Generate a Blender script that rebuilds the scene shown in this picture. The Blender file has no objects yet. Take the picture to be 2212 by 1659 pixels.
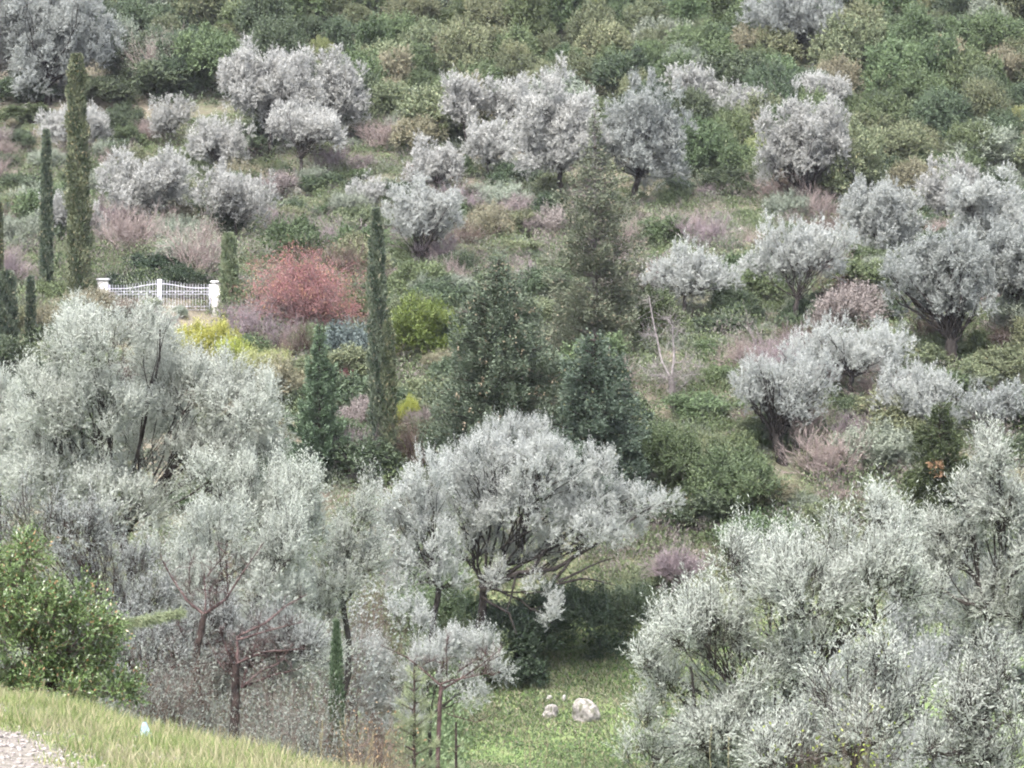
import bpy, math
import numpy as np

# ------------------------------------------------------------------ camera, sky, sun, exposure
S = bpy.context.scene
COL = S.collection
F, U0, V0 = 6273.0, 1106.0, 648.0          # focal length / principal column / horizon row, in units of a 2212 px wide photo
cam_d = bpy.data.cameras.new("camera")
cam = bpy.data.objects.new("camera", cam_d)
COL.objects.link(cam)
cam.location = (0, 0, 0)
cam.rotation_euler = (math.radians(90), 0, 0)
cam_d.sensor_width = 36
cam_d.lens = 36 * F / 2212
cam_d.shift_y = -(829.5 - V0) / 2212
cam_d.clip_start = .5
cam_d.clip_end = 2000
S.camera = cam

SUN_EL, SUN_AZ = 60, 205                    # degrees; azimuth measured from +Y towards +X (behind the camera, a little to one side)
W = bpy.data.worlds.new("World")
S.world = W
W.use_nodes = True
nt = W.node_tree
bg = nt.nodes["Background"]
sky = nt.nodes.new("ShaderNodeTexSky")
sky.sky_type = 'NISHITA'
sky.sun_disc = False
sky.sun_elevation = math.radians(SUN_EL)
sky.sun_rotation = math.radians(SUN_AZ)
sky.air_density = 1.0
sky.dust_density = 3.5
sky.ozone_density = 1.0
veil = nt.nodes.new("ShaderNodeHueSaturation")      # a thin overcast: the same sky, less blue
veil.inputs["Saturation"].default_value = .45
nt.links.new(sky.outputs[0], veil.inputs["Color"])
nt.links.new(veil.outputs[0], bg.inputs[0])
bg.inputs[1].default_value = .14
sun_d = bpy.data.lights.new("sun", 'SUN')
sun_d.energy = 1.9
sun_d.angle = math.radians(26)
sun_d.color = (1, .96, .9)
sun = bpy.data.objects.new("sun", sun_d)
COL.objects.link(sun)
sun.rotation_euler = (math.radians(90 - SUN_EL), 0, math.radians(180 - SUN_AZ))
S.view_settings.view_transform = 'Standard'
S.view_settings.look = 'None'
S.view_settings.exposure = 2.33
S.view_settings.gamma = 1
S.render.engine = 'CYCLES'
cy = S.cycles
cy.max_bounces = 5
cy.diffuse_bounces = 3
cy.glossy_bounces = 1
cy.transmission_bounces = 3
cy.volume_bounces = 0
cy.transparent_max_bounces = 4
cy.caustics_reflective = False
cy.caustics_refractive = False
cy.use_adaptive_sampling = True
cy.adaptive_threshold = .03
cy.adaptive_min_samples = 32
cy.use_denoising = True
cy.denoiser = 'OPENIMAGEDENOISE'
cy.denoising_input_passes = 'RGB_ALBEDO_NORMAL'
cy.denoising_prefilter = 'FAST'
cy.filter_width = 2.0                          # the soft lens of the photograph

R0 = np.random.default_rng(11)


# ------------------------------------------------------------------ terrain
KY = [-30, 0, 15, 30, 40, 50, 60, 70, 75, 80, 92, 96, 107, 115, 135, 142, 149, 155, 170, 198, 330]
KZ = [-4.5, -4.8, -5.4, -6.6, -8.0, -9.6, -10.9, -11.3, -10.7, -9.85, -5.16, -3.55, -.38, 1.06, 3.72, 5.6, 8.3, 11.1, 17.7, 30.6, 84]


def wob(x, y, s, k):
    return (np.sin(x / s * 1.7 + k) * np.cos(y / s * 1.3 + 2 * k) + np.sin(x / s * .9 - y / s * 1.1 + 3 * k)
            + .6 * np.sin(x / s * 3.1 + y / s * 2.3 + 5 * k)) / 2.6


def ground(x, y):
    x = np.asarray(x, float)
    y = np.asarray(y, float)
    z = (np.interp(y - 2.5, KY, KZ) + np.interp(y + 2.5, KY, KZ) + np.interp(y, KY, KZ)) / 3
    far = np.clip((y - 82) / 15, 0, 1)
    z = z + far * .55 * wob(x, y, 11, 1.0) + .12 * wob(x, y, 2.2, 4.0) * np.clip((y - 30) / 20, 0, 1)
    st = (z + .5 * wob(x, y, 16, 2.0)) / 1.5                       # old terraces
    fr = st - np.floor(st)
    z = z + far * np.clip((160 - y) / 20, 0, 1) * .55 * (np.clip((fr - .62) / .2, 0, 1) - fr)
    a, b, c = -1.13, -.097, -.108                                   # the bank with the gravel track beside the camera
    bank = a + b * np.clip(x, -30, 6) + c * np.clip(y, -5, 64) - .14 * np.clip(y - 34, 0, 30) - .5 * np.clip(1 - y / 12, 0, 1.4)
    d = (x - (-1.5 - (y - 19) * .47)) / 1.105
    bank = bank - .33 * np.log1p(np.exp(np.clip(d * 4 - 1, -30, 60))) / 4 + .035 * wob(x, y, .9, 7.0)
    m = np.maximum(z, bank)
    return np.where(y < 62, m, z)


def P(u, v, D):
    return np.array([(u - U0) * D / F, D, (V0 - v) * D / F])


def hit(u, v, d0=62.0):
    D = np.arange(d0, 300, .1)
    f = (V0 - v) * D / F - ground((u - U0) * D / F, D)
    i = int(np.argmax(f < 0)) if (f < 0).any() else len(D) - 1
    D = D[i]
    x = (u - U0) * D / F
    return np.array([x, D, float(ground(x, D))])


def on_ground(u, D):
    x = (u - U0) * D / F
    return np.array([x, D, float(ground(x, D))])


# ------------------------------------------------------------------ materials
def new_mat(name):
    m = bpy.data.materials.new(name)
    m.use_nodes = True
    n = m.node_tree
    n.nodes.clear()
    return m, n, n.nodes.new("ShaderNodeOutputMaterial")


def node(n, kind, **kw):
    o = n.nodes.new(kind)
    for k, v in kw.items():
        if k.startswith("i_"):
            o.inputs[k[2:].replace("_", " ")].default_value = v
        else:
            setattr(o, k, v)
    return o


def mixc(n, f, a, b, blend='MIX'):
    m = n.nodes.new("ShaderNodeMix")
    m.data_type = 'RGBA'
    m.blend_type = blend
    for s, v in ((0, f), (6, a), (7, b)):
        if hasattr(v, "is_linked"):
            n.links.new(v, m.inputs[s])
        elif s == 0:
            m.inputs[s].default_value = v
        else:
            m.inputs[s].default_value = (*v, 1)
    return m.outputs[2]


def leaf_mat(name, a, b, back=None, trans=.25, rough=.55, vary=.25, accent=None, af=.06, hue=.02, spec=.2):
    """a..b: the leaf colours the 'tone' of each leaf runs through; back: colour of the underside; accent: odd dead or flowering leaf"""
    m, n, out = new_mat(name)
    L = n.links.new
    at = node(n, "ShaderNodeAttribute", attribute_name="tone")
    c = mixc(n, at.outputs["Fac"], a, b)
    if accent:
        g = node(n, "ShaderNodeMath", operation='GREATER_THAN')
        w = node(n, "ShaderNodeMath", operation='FRACT')
        w2 = node(n, "ShaderNodeMath", operation='MULTIPLY')
        w2.inputs[1].default_value = 37.7
        L(at.outputs["Fac"], w2.inputs[0])
        L(w2.outputs[0], w.inputs[0])
        L(w.outputs[0], g.inputs[0])
        g.inputs[1].default_value = 1 - af
        c = mixc(n, g.outputs[0], c, accent)
    if back:
        ge = node(n, "ShaderNodeNewGeometry")
        c = mixc(n, ge.outputs["Backfacing"], c, back)
    oi = node(n, "ShaderNodeObjectInfo")
    hsv = node(n, "ShaderNodeHueSaturation")
    mr = node(n, "ShaderNodeMapRange")
    mr.inputs[3].default_value = 1 - vary
    mr.inputs[4].default_value = 1 + vary
    L(oi.outputs["Random"], mr.inputs[0])
    L(mr.outputs[0], hsv.inputs["Value"])
    mr2 = node(n, "ShaderNodeMapRange")
    mr2.inputs[3].default_value = .5 + hue
    mr2.inputs[4].default_value = .5 - hue
    fr = node(n, "ShaderNodeMath", operation='FRACT')
    mu = node(n, "ShaderNodeMath", operation='MULTIPLY')
    mu.inputs[1].default_value = 7.31
    L(oi.outputs["Random"], mu.inputs[0])
    L(mu.outputs[0], fr.inputs[0])
    L(fr.outputs[0], mr2.inputs[0])
    L(mr2.outputs[0], hsv.inputs["Hue"])
    L(c, hsv.inputs["Color"])
    p = node(n, "ShaderNodeBsdfPrincipled")
    p.inputs["Roughness"].default_value = rough
    p.inputs["Specular IOR Level"].default_value = spec
    L(hsv.outputs[0], p.inputs["Base Color"])
    t = node(n, "ShaderNodeBsdfTranslucent")
    L(hsv.outputs[0], t.inputs[0])
    mx = node(n, "ShaderNodeMixShader")
    mx.inputs[0].default_value = trans
    L(p.outputs[0], mx.inputs[1])
    L(t.outputs[0], mx.inputs[2])
    L(mx.outputs[0], out.inputs[0])
    return m


def rough_mat(name, a, b, scale=8, c=None, rough=.9, bump=.3, detail=6, cscale=None):
    m, n, out = new_mat(name)
    L = n.links.new
    tc = node(n, "ShaderNodeTexCoord")
    nz = node(n, "ShaderNodeTexNoise")
    nz.inputs["Scale"].default_value = scale
    nz.inputs["Detail"].default_value = detail
    L(tc.outputs["Object"], nz.inputs["Vector"])
    rp = node(n, "ShaderNodeMapRange")
    rp.inputs[1].default_value = .35
    rp.inputs[2].default_value = .65
    L(nz.outputs["Fac"], rp.inputs[0])
    col = mixc(n, rp.outputs[0], a, b)
    if c:
        n2 = node(n, "ShaderNodeTexNoise")
        n2.inputs["Scale"].default_value = cscale or scale * .37
        n2.inputs["Detail"].default_value = 5
        L(tc.outputs["Object"], n2.inputs["Vector"])
        r2 = node(n, "ShaderNodeMapRange")
        r2.inputs[1].default_value = .52
        r2.inputs[2].default_value = .64
        L(n2.outputs["Fac"], r2.inputs[0])
        col = mixc(n, r2.outputs[0], col, c)
    p = node(n, "ShaderNodeBsdfPrincipled")
    p.inputs["Roughness"].default_value = rough
    p.inputs["Specular IOR Level"].default_value = .25
    L(col, p.inputs["Base Color"])
    bp = node(n, "ShaderNodeBump")
    bp.inputs["Strength"].default_value = bump
    bp.inputs["Distance"].default_value = .05
    L(nz.outputs["Fac"], bp.inputs["Height"])
    L(bp.outputs[0], p.inputs["Normal"])
    L(p.outputs[0], out.inputs[0])
    return m


M = {}
M['olive'] = leaf_mat('olive leaf', (.31, .322, .302), (.37, .384, .364), back=(.38, .392, .378), trans=.5, rough=.7, vary=.07, hue=.012, spec=.1)
M['olive_near'] = leaf_mat('olive leaf near', (.32, .34, .30), (.385, .405, .365), back=(.395, .415, .38), trans=.5, rough=.7, vary=.06, hue=.012, spec=.1)
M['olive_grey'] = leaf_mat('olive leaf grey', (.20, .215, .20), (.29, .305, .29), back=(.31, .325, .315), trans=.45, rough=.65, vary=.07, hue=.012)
M['olive_far'] = leaf_mat('olive leaf far', (.285, .288, .272), (.375, .375, .358), back=(.39, .39, .375), trans=.48, rough=.65, vary=.09, hue=.012)
M['cypress'] = leaf_mat('cypress leaf', (.05, .066, .04), (.14, .148, .09), trans=.12, accent=(.24, .20, .13), af=.08, vary=.08)
M['cypress_dark'] = leaf_mat('dark cypress leaf', (.04, .056, .042), (.11, .13, .09), trans=.12, accent=(.24, .22, .16), af=.06, vary=.10)
M['cypress_pale'] = leaf_mat('pale cypress leaf', (.10, .13, .075), (.19, .21, .13), trans=.15, vary=.1)
M['conifer'] = leaf_mat('conifer leaf', (.028, .045, .03), (.108, .136, .094), trans=.15, accent=(.2, .17, .11), af=.02, vary=.06)
M['conifer_blue'] = leaf_mat('dark conifer leaf', (.02, .034, .023), (.10, .128, .095), trans=.15, accent=(.2, .19, .1), af=.015, vary=.06)
M['conifer_thin'] = leaf_mat('thin conifer leaf', (.05, .066, .046), (.13, .147, .10), trans=.15, accent=(.24, .21, .15), af=.04, vary=.06)
M['conifer_fresh'] = leaf_mat('fresh conifer leaf', (.042, .068, .04), (.115, .155, .098), trans=.15, vary=.06)
M['fir'] = leaf_mat('fir needle', (.016, .027, .013), (.06, .08, .038), trans=.1, vary=.06)
M['pine'] = leaf_mat('pine needle', (.13, .17, .10), (.26, .29, .18), trans=.2, vary=.06)
M['cone'] = leaf_mat('cypress cone', (.11, .085, .06), (.21, .165, .125), trans=.0, vary=.05)
M['brush'] = leaf_mat('grey brush leaf', (.11, .12, .105), (.205, .215, .195), trans=.3, rough=.7, vary=.1, spec=.1)
M['dead_leaf'] = leaf_mat('dead leaf', (.20, .115, .075), (.32, .20, .13), trans=.2, vary=.06)
M['red_leaf'] = leaf_mat('red leaf', (.20, .08, .088), (.32, .17, .175), trans=.3, accent=(.38, .24, .13), af=.10, vary=.08)
M['lentisk'] = leaf_mat('mastic leaf', (.035, .066, .02), (.135, .185, .068), trans=.22, rough=.32, spec=.5, accent=(.26, .15, .08), af=.05, vary=.06)
M['green'] = leaf_mat('green leaf', (.044, .066, .033), (.132, .168, .085), trans=.2, rough=.5, vary=.22)
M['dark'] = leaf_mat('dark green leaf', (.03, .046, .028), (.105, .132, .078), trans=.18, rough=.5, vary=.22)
M['deep'] = leaf_mat('deep green and shade leaf', (.016, .03, .017), (.055, .075, .045), trans=.15, rough=.5, vary=.15)  # near-black leaf; paints the shade behind the gate, also dark undergrowth
M['oak'] = leaf_mat('olive green leaf', (.072, .088, .05), (.178, .195, .115), trans=.2, vary=.2, accent=(.22, .20, .12), af=.03)
M['brownish'] = leaf_mat('brownish leaf', (.13, .125, .085), (.23, .215, .15), trans=.2, vary=.12, hue=.008, accent=(.26, .20, .13), af=.05)
M['lime'] = leaf_mat('lime leaf', (.15, .18, .075), (.28, .30, .15), trans=.3, vary=.12)
M['yellow'] = leaf_mat('yellow green leaf', (.17, .195, .035), (.32, .325, .09), trans=.3, vary=.1)
M['brightgreen'] = leaf_mat('bright green leaf', (.06, .085, .022), (.16, .185, .055), trans=.25, rough=.45, vary=.05)
M['greygreen'] = leaf_mat('grey green leaf', (.13, .155, .12), (.24, .26, .21), trans=.2, vary=.15)
M['blue'] = leaf_mat('blue green leaf', (.05, .07, .07), (.14, .168, .166), trans=.2, vary=.1)
M['mauve'] = leaf_mat('mauve twig tip', (.14, .115, .112), (.245, .215, .205), trans=.15, vary=.12)
M['twigleaf'] = leaf_mat('dead twig', (.10, .07, .06), (.24, .18, .16), trans=.05, vary=.1)
M['dry'] = leaf_mat('dry grass blade', (.19, .17, .105), (.34, .30, .20), trans=.3, vary=.1)
M['straw'] = leaf_mat('withered hill grass', (.15, .13, .105), (.26, .225, .185), trans=.25, vary=.1)
M['grass'] = leaf_mat('grass blade', (.085, .12, .04), (.20, .245, .095), trans=.35, vary=.1, accent=(.32, .29, .18), af=.25)
M['meadow'] = leaf_mat('meadow blade', (.048, .068, .032), (.115, .145, .068), trans=.3, vary=.1, accent=(.18, .15, .11), af=.2)
M['bark'] = rough_mat('olive bark', (.012, .0095, .0085), (.042, .036, .033), 5, bump=.8)
M['bark_pale'] = rough_mat('pale bark', (.05, .042, .042), (.13, .115, .112), 5, bump=.6)
M['bark_brown'] = rough_mat('brown bark', (.012, .0085, .008), (.042, .029, .026), 7, bump=.6)
M['bark_red'] = rough_mat('reddish bark', (.026, .016, .0155), (.085, .056, .054), 9, bump=.4)
M['bark_white'] = rough_mat('bleached wood', (.12, .105, .105), (.27, .245, .245), 6, bump=.4)
M['twig'] = rough_mat('grey twig', (.17, .13, .12), (.30, .25, .24), 6)
M['twig_mauve'] = rough_mat('mauve twig', (.13, .10, .108), (.255, .21, .228), 5)
M['twig_red'] = rough_mat('red twig', (.12, .068, .07), (.23, .15, .15), 5)
M['twig_brown'] = rough_mat('brown twig', (.06, .042, .036), (.15, .115, .10), 5)
M['stone'] = rough_mat('pale limestone', (.19, .18, .165), (.36, .34, .32), 4, c=(.13, .125, .10), bump=.6)
M['boulder'] = rough_mat('boulder limestone', (.13, .12, .11), (.26, .24, .225), 3.2, c=(.085, .085, .06), bump=.9, cscale=2.4)
M['gravel'] = rough_mat('gravel stone', (.10, .085, .08), (.29, .265, .25), 30.0, bump=.2)
M['paint'] = rough_mat('white gate paint', (.38, .375, .43), (.46, .455, .51), 3, rough=.4, bump=.05)


def ground_mat():
    m, n, out = new_mat('hillside earth and herbs')
    L = n.links.new
    g = node(n, "ShaderNodeNewGeometry")

    def nz(scale, lo, hi, det=5):
        t = node(n, "ShaderNodeTexNoise")
        t.inputs["Scale"].default_value = scale
        t.inputs["Detail"].default_value = det
        L(g.outputs["Position"], t.inputs["Vector"])
        r = node(n, "ShaderNodeMapRange")
        r.inputs[1].default_value = lo
        r.inputs[2].default_value = hi
        L(t.outputs["Fac"], r.inputs[0])
        return r.outputs[0], t
    f1, t1 = nz(.35, .4, .6)
    f2, t2 = nz(2.6, .35, .65)
    f3, t3 = nz(.16, .48, .58)
    c = mixc(n, f1, (.075, .072, .052), (.12, .10, .085))
    c = mixc(n, f2, c, (.08, .088, .055))
    c = mixc(n, f3, c, (.14, .122, .095))
    sx = node(n, "ShaderNodeSeparateXYZ")
    L(g.outputs["Position"], sx.inputs[0])
    rr = node(n, "ShaderNodeMapRange")
    rr.inputs[1].default_value = 88
    rr.inputs[2].default_value = 80
    L(sx.outputs[1], rr.inputs[0])
    c2 = mixc(n, f2, (.085, .13, .045), (.13, .16, .07))
    c = mixc(n, rr.outputs[0], c, c2)
    p = node(n, "ShaderNodeBsdfPrincipled")
    p.inputs["Roughness"].default_value = 1
    p.inputs["Specular IOR Level"].default_value = .1
    L(c, p.inputs["Base Color"])
    bp = node(n, "ShaderNodeBump")
    bp.inputs["Strength"].default_value = .8
    bp.inputs["Distance"].default_value = .2
    L(t2.outputs["Fac"], bp.inputs["Height"])
    L(bp.outputs[0], p.inputs["Normal"])
    L(p.outputs[0], out.inputs[0])
    return m


M['ground'] = ground_mat()


# ------------------------------------------------------------------ mesh helpers
def unit(a):
    return a / np.maximum(np.linalg.norm(a, axis=-1, keepdims=True), 1e-9)


def mesh(name, V, quads, mat, tone=None, smooth=False):
    V = np.ascontiguousarray(V, np.float32)
    Q = np.ascontiguousarray(quads, np.int32)
    me = bpy.data.meshes.new(name)
    me.vertices.add(len(V))
    me.vertices.foreach_set("co", V.ravel())
    k = Q.shape[1]
    me.loops.add(Q.size)
    me.loops.foreach_set("vertex_index", Q.ravel())
    me.polygons.add(len(Q))
    me.polygons.foreach_set("loop_start", np.arange(len(Q), dtype=np.int32) * k)
    if tone is not None:
        a = me.attributes.new("tone", 'FLOAT', 'FACE')
        a.data.foreach_set("value", np.ascontiguousarray(tone, np.float32))
    if smooth:
        me.polygons.foreach_set("use_smooth", np.ones(len(Q), bool))
    me.materials.append(mat)
    me.update(calc_edges=True)
    return me


def link(name, me, parent=None, loc=None):
    o = bpy.data.objects.new(name, me)
    COL.objects.link(o)
    if parent is not None:
        o.parent = parent
    if loc is not None:
        o.location = [float(t) for t in loc]
    return o


def tag(o, label, cat, group=None, kind=None):
    if label:
        o['label'] = label
    if cat:
        o['category'] = cat
    if group:
        o['group'] = group
    if kind:
        o['kind'] = kind
    return o


def thing(name, loc, label, cat, group=None):
    return tag(link(name, None, None, loc), label, cat, group)


def leaf_geo(rng, B, D, Ln, Wd, face=None):
    """leaves turn their blade roughly towards 'face' (outwards and up, to the light)"""
    N = len(B)
    f = rng.normal(size=(N, 3)) * (1 if face is None else .27)
    if face is not None:
        f = f + face
    s = unit(np.cross(f, D))
    b = unit(np.cross(D, s))
    mid = B + D * (Ln * .45)[:, None] + b * (Ln * .06)[:, None]
    h = s * (Wd * .5)[:, None]
    V = np.stack([B, mid + h, B + D * Ln[:, None], mid - h], 1).reshape(-1, 3)
    return V, np.arange(4 * N).reshape(N, 4)


def leaves(rng, name, B, D, Ln, Wd, tone, mat, face=None):
    V, Q = leaf_geo(rng, B, D, Ln, Wd, face)
    return mesh(name, V, Q, mat, tone)


def prisms(A, B, ra, rb, sides=3):
    N = len(A)
    ax = unit(B - A)
    ref = np.where(np.abs(ax[:, 2:3]) < .8, np.array([[0, 0, 1.]]), np.array([[1., 0, 0]]))
    e1 = unit(np.cross(ax, ref))
    e2 = np.cross(ax, e1)
    th = np.arange(sides) * 2 * math.pi / sides
    ring = e1[:, None] * np.cos(th)[None, :, None] + e2[:, None] * np.sin(th)[None, :, None]
    lo = A[:, None] + ring * np.asarray(ra)[:, None, None]
    hi = B[:, None] + ring * np.asarray(rb)[:, None, None]
    V = np.concatenate([lo, hi], 1).reshape(-1, 3)
    k = np.arange(sides)
    q = np.stack([k, (k + 1) % sides, (k + 1) % sides + sides, k + sides], 1)
    Q = (q[None] + (np.arange(N) * 2 * sides)[:, None, None]).reshape(-1, 4)
    return V, Q


def tube(pts, rad, sides=7, rng=None, gnarl=0.):
    pts = np.asarray(pts, float)
    rad = np.asarray(rad, float)
    n = len(pts)
    tg = unit(np.gradient(pts, axis=0))
    ref = np.array([.3, 1, .1]) if abs(tg[0][2]) > .5 else np.array([0, .2, 1.])
    e1 = unit(np.cross(tg, ref))
    e2 = np.cross(tg, e1)
    th = np.arange(sides) * 2 * math.pi / sides
    ring = e1[:, None] * np.cos(th)[None, :, None] + e2[:, None] * np.sin(th)[None, :, None]
    r = np.repeat(rad[:, None], sides, 1)
    if gnarl and rng is not None:
        lob = 1 + gnarl * np.sin(2 * th[None] + rng.uniform(0, 6) + np.arange(n)[:, None] * .5) + gnarl * .8 * rng.normal(size=(n, sides))
        r = r * np.clip(lob, .5, 1.7)
    V = (pts[:, None] + ring * r[..., None]).reshape(-1, 3)
    Q = []
    for i in range(n - 1):
        for k in range(sides):
            Q.append((i * sides + k, i * sides + (k + 1) % sides, (i + 1) * sides + (k + 1) % sides, (i + 1) * sides + k))
    return V, np.array(Q)


def join(parts):
    Vs, Qs, o = [], [], 0
    for V, Q in parts:
        Vs.append(V)
        Qs.append(Q + o)
        o += len(V)
    return np.concatenate(Vs), np.concatenate(Qs)


def bend(a, b, n, rng, amp, sag=0.):
    """a wavering path from a to b"""
    t = np.linspace(0, 1, n)[:, None]
    L = np.linalg.norm(b - a)
    off = np.cumsum(rng.normal(size=(n, 3)), 0) * amp * L / n
    off = off - t * off[-1]
    off[:, 2] += (sag * L * np.sin(math.pi * t[:, 0]))
    return a * (1 - t) + b * t + off


def smooth_path(pts, rng, k=4, amp=.03):
    pts = np.asarray(pts, float)
    out = [pts[0]]
    for a, b in zip(pts[:-1], pts[1:]):
        out += list(bend(a, b, k + 1, rng, amp))[1:]
    return np.array(out)


# ------------------------------------------------------------------ leafy crowns
def crown(rng, cl, n, L, Wd, shoot=.3, per=10, up=.5, puff=.3, low=-.45, core=.2, flat=0., sprig=0.):
    cl = np.asarray(cl, float)
    area = cl[:, 3] * cl[:, 4] + cl[:, 3] * cl[:, 5] + cl[:, 4] * cl[:, 5]
    npf = max(8, int(area.sum() / puff ** 2 * .8))
    k = rng.choice(len(cl), npf, p=area / area.sum())
    d = unit(rng.normal(size=(npf, 3)))
    fl = d[:, 2] < low
    d[fl, 2] *= -1
    r = rng.uniform(core, 1, npf) ** .45
    pc = cl[k, :3] + d * cl[k, 3:] * r[:, None]
    pr = puff * rng.uniform(.55, 1.4, npf)
    pt = rng.uniform(0, 1, npf)
    ns = max(1, n // per)
    pk = rng.choice(npf, ns, p=pr ** 2 / (pr ** 2).sum())
    q = unit(rng.normal(size=(ns, 3)))
    q = q * np.array([.85, .85, 1.3])
    sp = pc[pk] + q * (pr[pk] * rng.uniform(0, 1, ns) ** .5 * .85)[:, None]
    sd = .55 * d[pk] + .55 * q + .4 * rng.normal(size=(ns, 3))
    sd[:, 2] += up
    sd[:, 2] *= 1 - flat
    sd = unit(sd)
    sl = shoot * rng.uniform(.5, 1.35, ns)
    if sprig:                                                     # the long upright water shoots on top of the crown
        tp = (d[pk, 2] > .35) & (r[pk] > .75) & (rng.uniform(size=ns) < sprig)
        sd[tp] = unit(sd[tp] * .35 + np.array([0, 0, 1.]))
        sl[tp] *= rng.uniform(1.3, 2.2, tp.sum())
    t = (np.arange(per)[None] + rng.uniform(0, 1, (ns, per))) / per
    B = sp[:, None] + sd[:, None] * (sl[:, None] * t)[..., None]
    fc = unit(.75 * q + .45 * d[pk] + np.array([0, 0, .35]))
    pp = np.cross(np.repeat(sd[:, None], per, 1), rng.normal(size=(ns, per, 3)))
    D = unit(sd[:, None] * .75 + unit(pp) * .8)
    N = ns * per
    Ln = L * rng.uniform(.65, 1.25, N)
    tone = np.clip(.45 * pt[pk][:, None] + .55 * rng.uniform(0, 1, (ns, per)), 0, 1).ravel()
    return dict(B=B.reshape(-1, 3), D=D.reshape(-1, 3), L=Ln, W=Wd * rng.uniform(.8, 1.2, N), tone=tone,
                face=np.repeat(fc, per, 0), sp=sp, se=sp + sd * sl[:, None], pc=pc, pk=k)


def cover_count(cl, L, Wd, c):
    cl = np.asarray(cl, float)
    return int(c * (math.pi * cl[:, 3] * cl[:, 5]).sum() / (L * Wd * .5))


def px_clumps(rng, px, D, base, dep=.55, grow=.085):
    """clumps read off the photograph (column, row, half width, half height[, metres behind]) as ellipsoids about the tree's base"""
    s = D / F
    us = [p[0] for p in px]
    half = max(.4, (max(us) - min(us)) * s * .5)
    cu = .5 * (max(us) + min(us))
    out = []
    for p in px:
        edge = math.sqrt(max(0., 1 - (abs(p[0] - cu) * s / (half * 1.25)) ** 2))
        dy = p[4] if len(p) > 4 else rng.uniform(-1, 1) * dep * half * edge
        c = P(p[0], p[1], D + dy)
        rx, rz = max(.45 * p[2] * s, p[2] * s - grow), max(.45 * p[3] * s, p[3] * s - grow)
        out.append((*(c - base), rx, max(rx, rz) * rng.uniform(.9, 1.15), rz))
    return out


def auto_clumps(rng, W, H, zc, n=12):
    """a many headed olive crown W wide and H high, centred zc above the base: a few uneven domes, each of billowing lobes"""
    k = int(rng.integers(3, 5))
    out = []
    for h in range(k):
        t = (h + .5 + rng.uniform(-.25, .25)) / k - .5
        w = W * rng.uniform(.5, .68)
        tall = H * rng.uniform(.72, .98) * (1 if h == k // 2 else .9)
        cx, cyy = t * (W - w) * 1.25, rng.uniform(-.18, .18) * W
        cz = zc - H * .5 + tall * .5 + rng.uniform(0, 1) * (H - tall)
        out.append((cx, cyy, cz, w * .28, w * .28, tall * .3))
        m = max(6, int(n * .55))
        for i in range(m):
            a = i * 2.4 + rng.uniform(-.6, .6)
            e = -.9 + 1.85 * (i + rng.uniform(0, 1)) / m
            rad = math.sqrt(max(.04, 1 - e * e)) * (1 if e > -.3 else 1.15)
            f = rng.uniform(.72, 1.1)
            s = rng.uniform(.13, .24)
            out.append((cx + math.cos(a) * rad * w * (.5 - s) * f * 1.1, cyy + math.sin(a) * rad * w * (.5 - s) * f, cz + e * tall * (.5 - s * .8) * f,
                        w * s, w * s, tall * s * rng.uniform(.8, 1.1)))
    for i in range(6):                                             # small plumes that break the outline
        a = rng.uniform(0, 6.28)
        e = rng.uniform(.3, 1)
        rad = math.sqrt(max(0, 1 - e * e))
        s = rng.uniform(.05, .09)
        out.append((math.cos(a) * rad * W * .46, math.sin(a) * rad * W * .4, zc + e * H * .46, W * s, W * s, H * s * 1.5))
    return out


def wood(rng, cl, g, r0, fork, base=(0, 0, 0), limbs=None, nb=60, sides=7, twr=0., twn=0):
    """trunk mesh and branch mesh for a crown: trunk to the fork, limbs to every lobe, branches out to the leaf clumps"""
    base = np.asarray(base, float)
    fork = np.asarray(fork, float)
    tp = bend(base - np.array([0, 0, .3]), fork, 9, rng, .12)
    tr = r0 * np.linspace(1.15, .78, 9)
    tr[:2] *= [1.6, 1.25]
    trunk = tube(tp, tr, 10, rng, .12)
    cl = np.asarray(cl, float)
    parts = []
    mids = []
    for c in cl:
        e = c[:3] - np.array([0, 0, c[5] * .35])
        p = bend(fork - unit(fork - base) * r0 * .4, e, 9, rng, .22, .04)
        parts.append(tube(p, r0 * min(1, math.sqrt(7 / len(cl))) * np.linspace(.45, .09, 9), sides, rng, .06))
        mids.append(p)
    if limbs:
        for lp in limbs:
            p = smooth_path(lp[0], rng, 4, .06)
            parts.append(tube(p, np.linspace(lp[1], lp[2], len(p)), 7, rng, .08))
    idx = rng.choice(len(g['pc']), min(nb, len(g['pc'])), replace=False)
    for i in idx:
        m = mids[g['pk'][i]]
        s = m[int(rng.integers(3, 8))]
        p = bend(s, g['pc'][i], 6, rng, .2, .03)
        parts.append(tube(p, r0 * np.linspace(.17, .045, 6), 4))
    if twn:
        j = rng.choice(len(g['sp']), min(twn, len(g['sp'])), replace=False)
        a = g['sp'][j]
        v = g['se'][j] - a
        parts.append(prisms(a - v * .5, a + v * .9, np.full(len(j), twr), np.full(len(j), twr * .4)))
    return trunk, join(parts)


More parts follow.
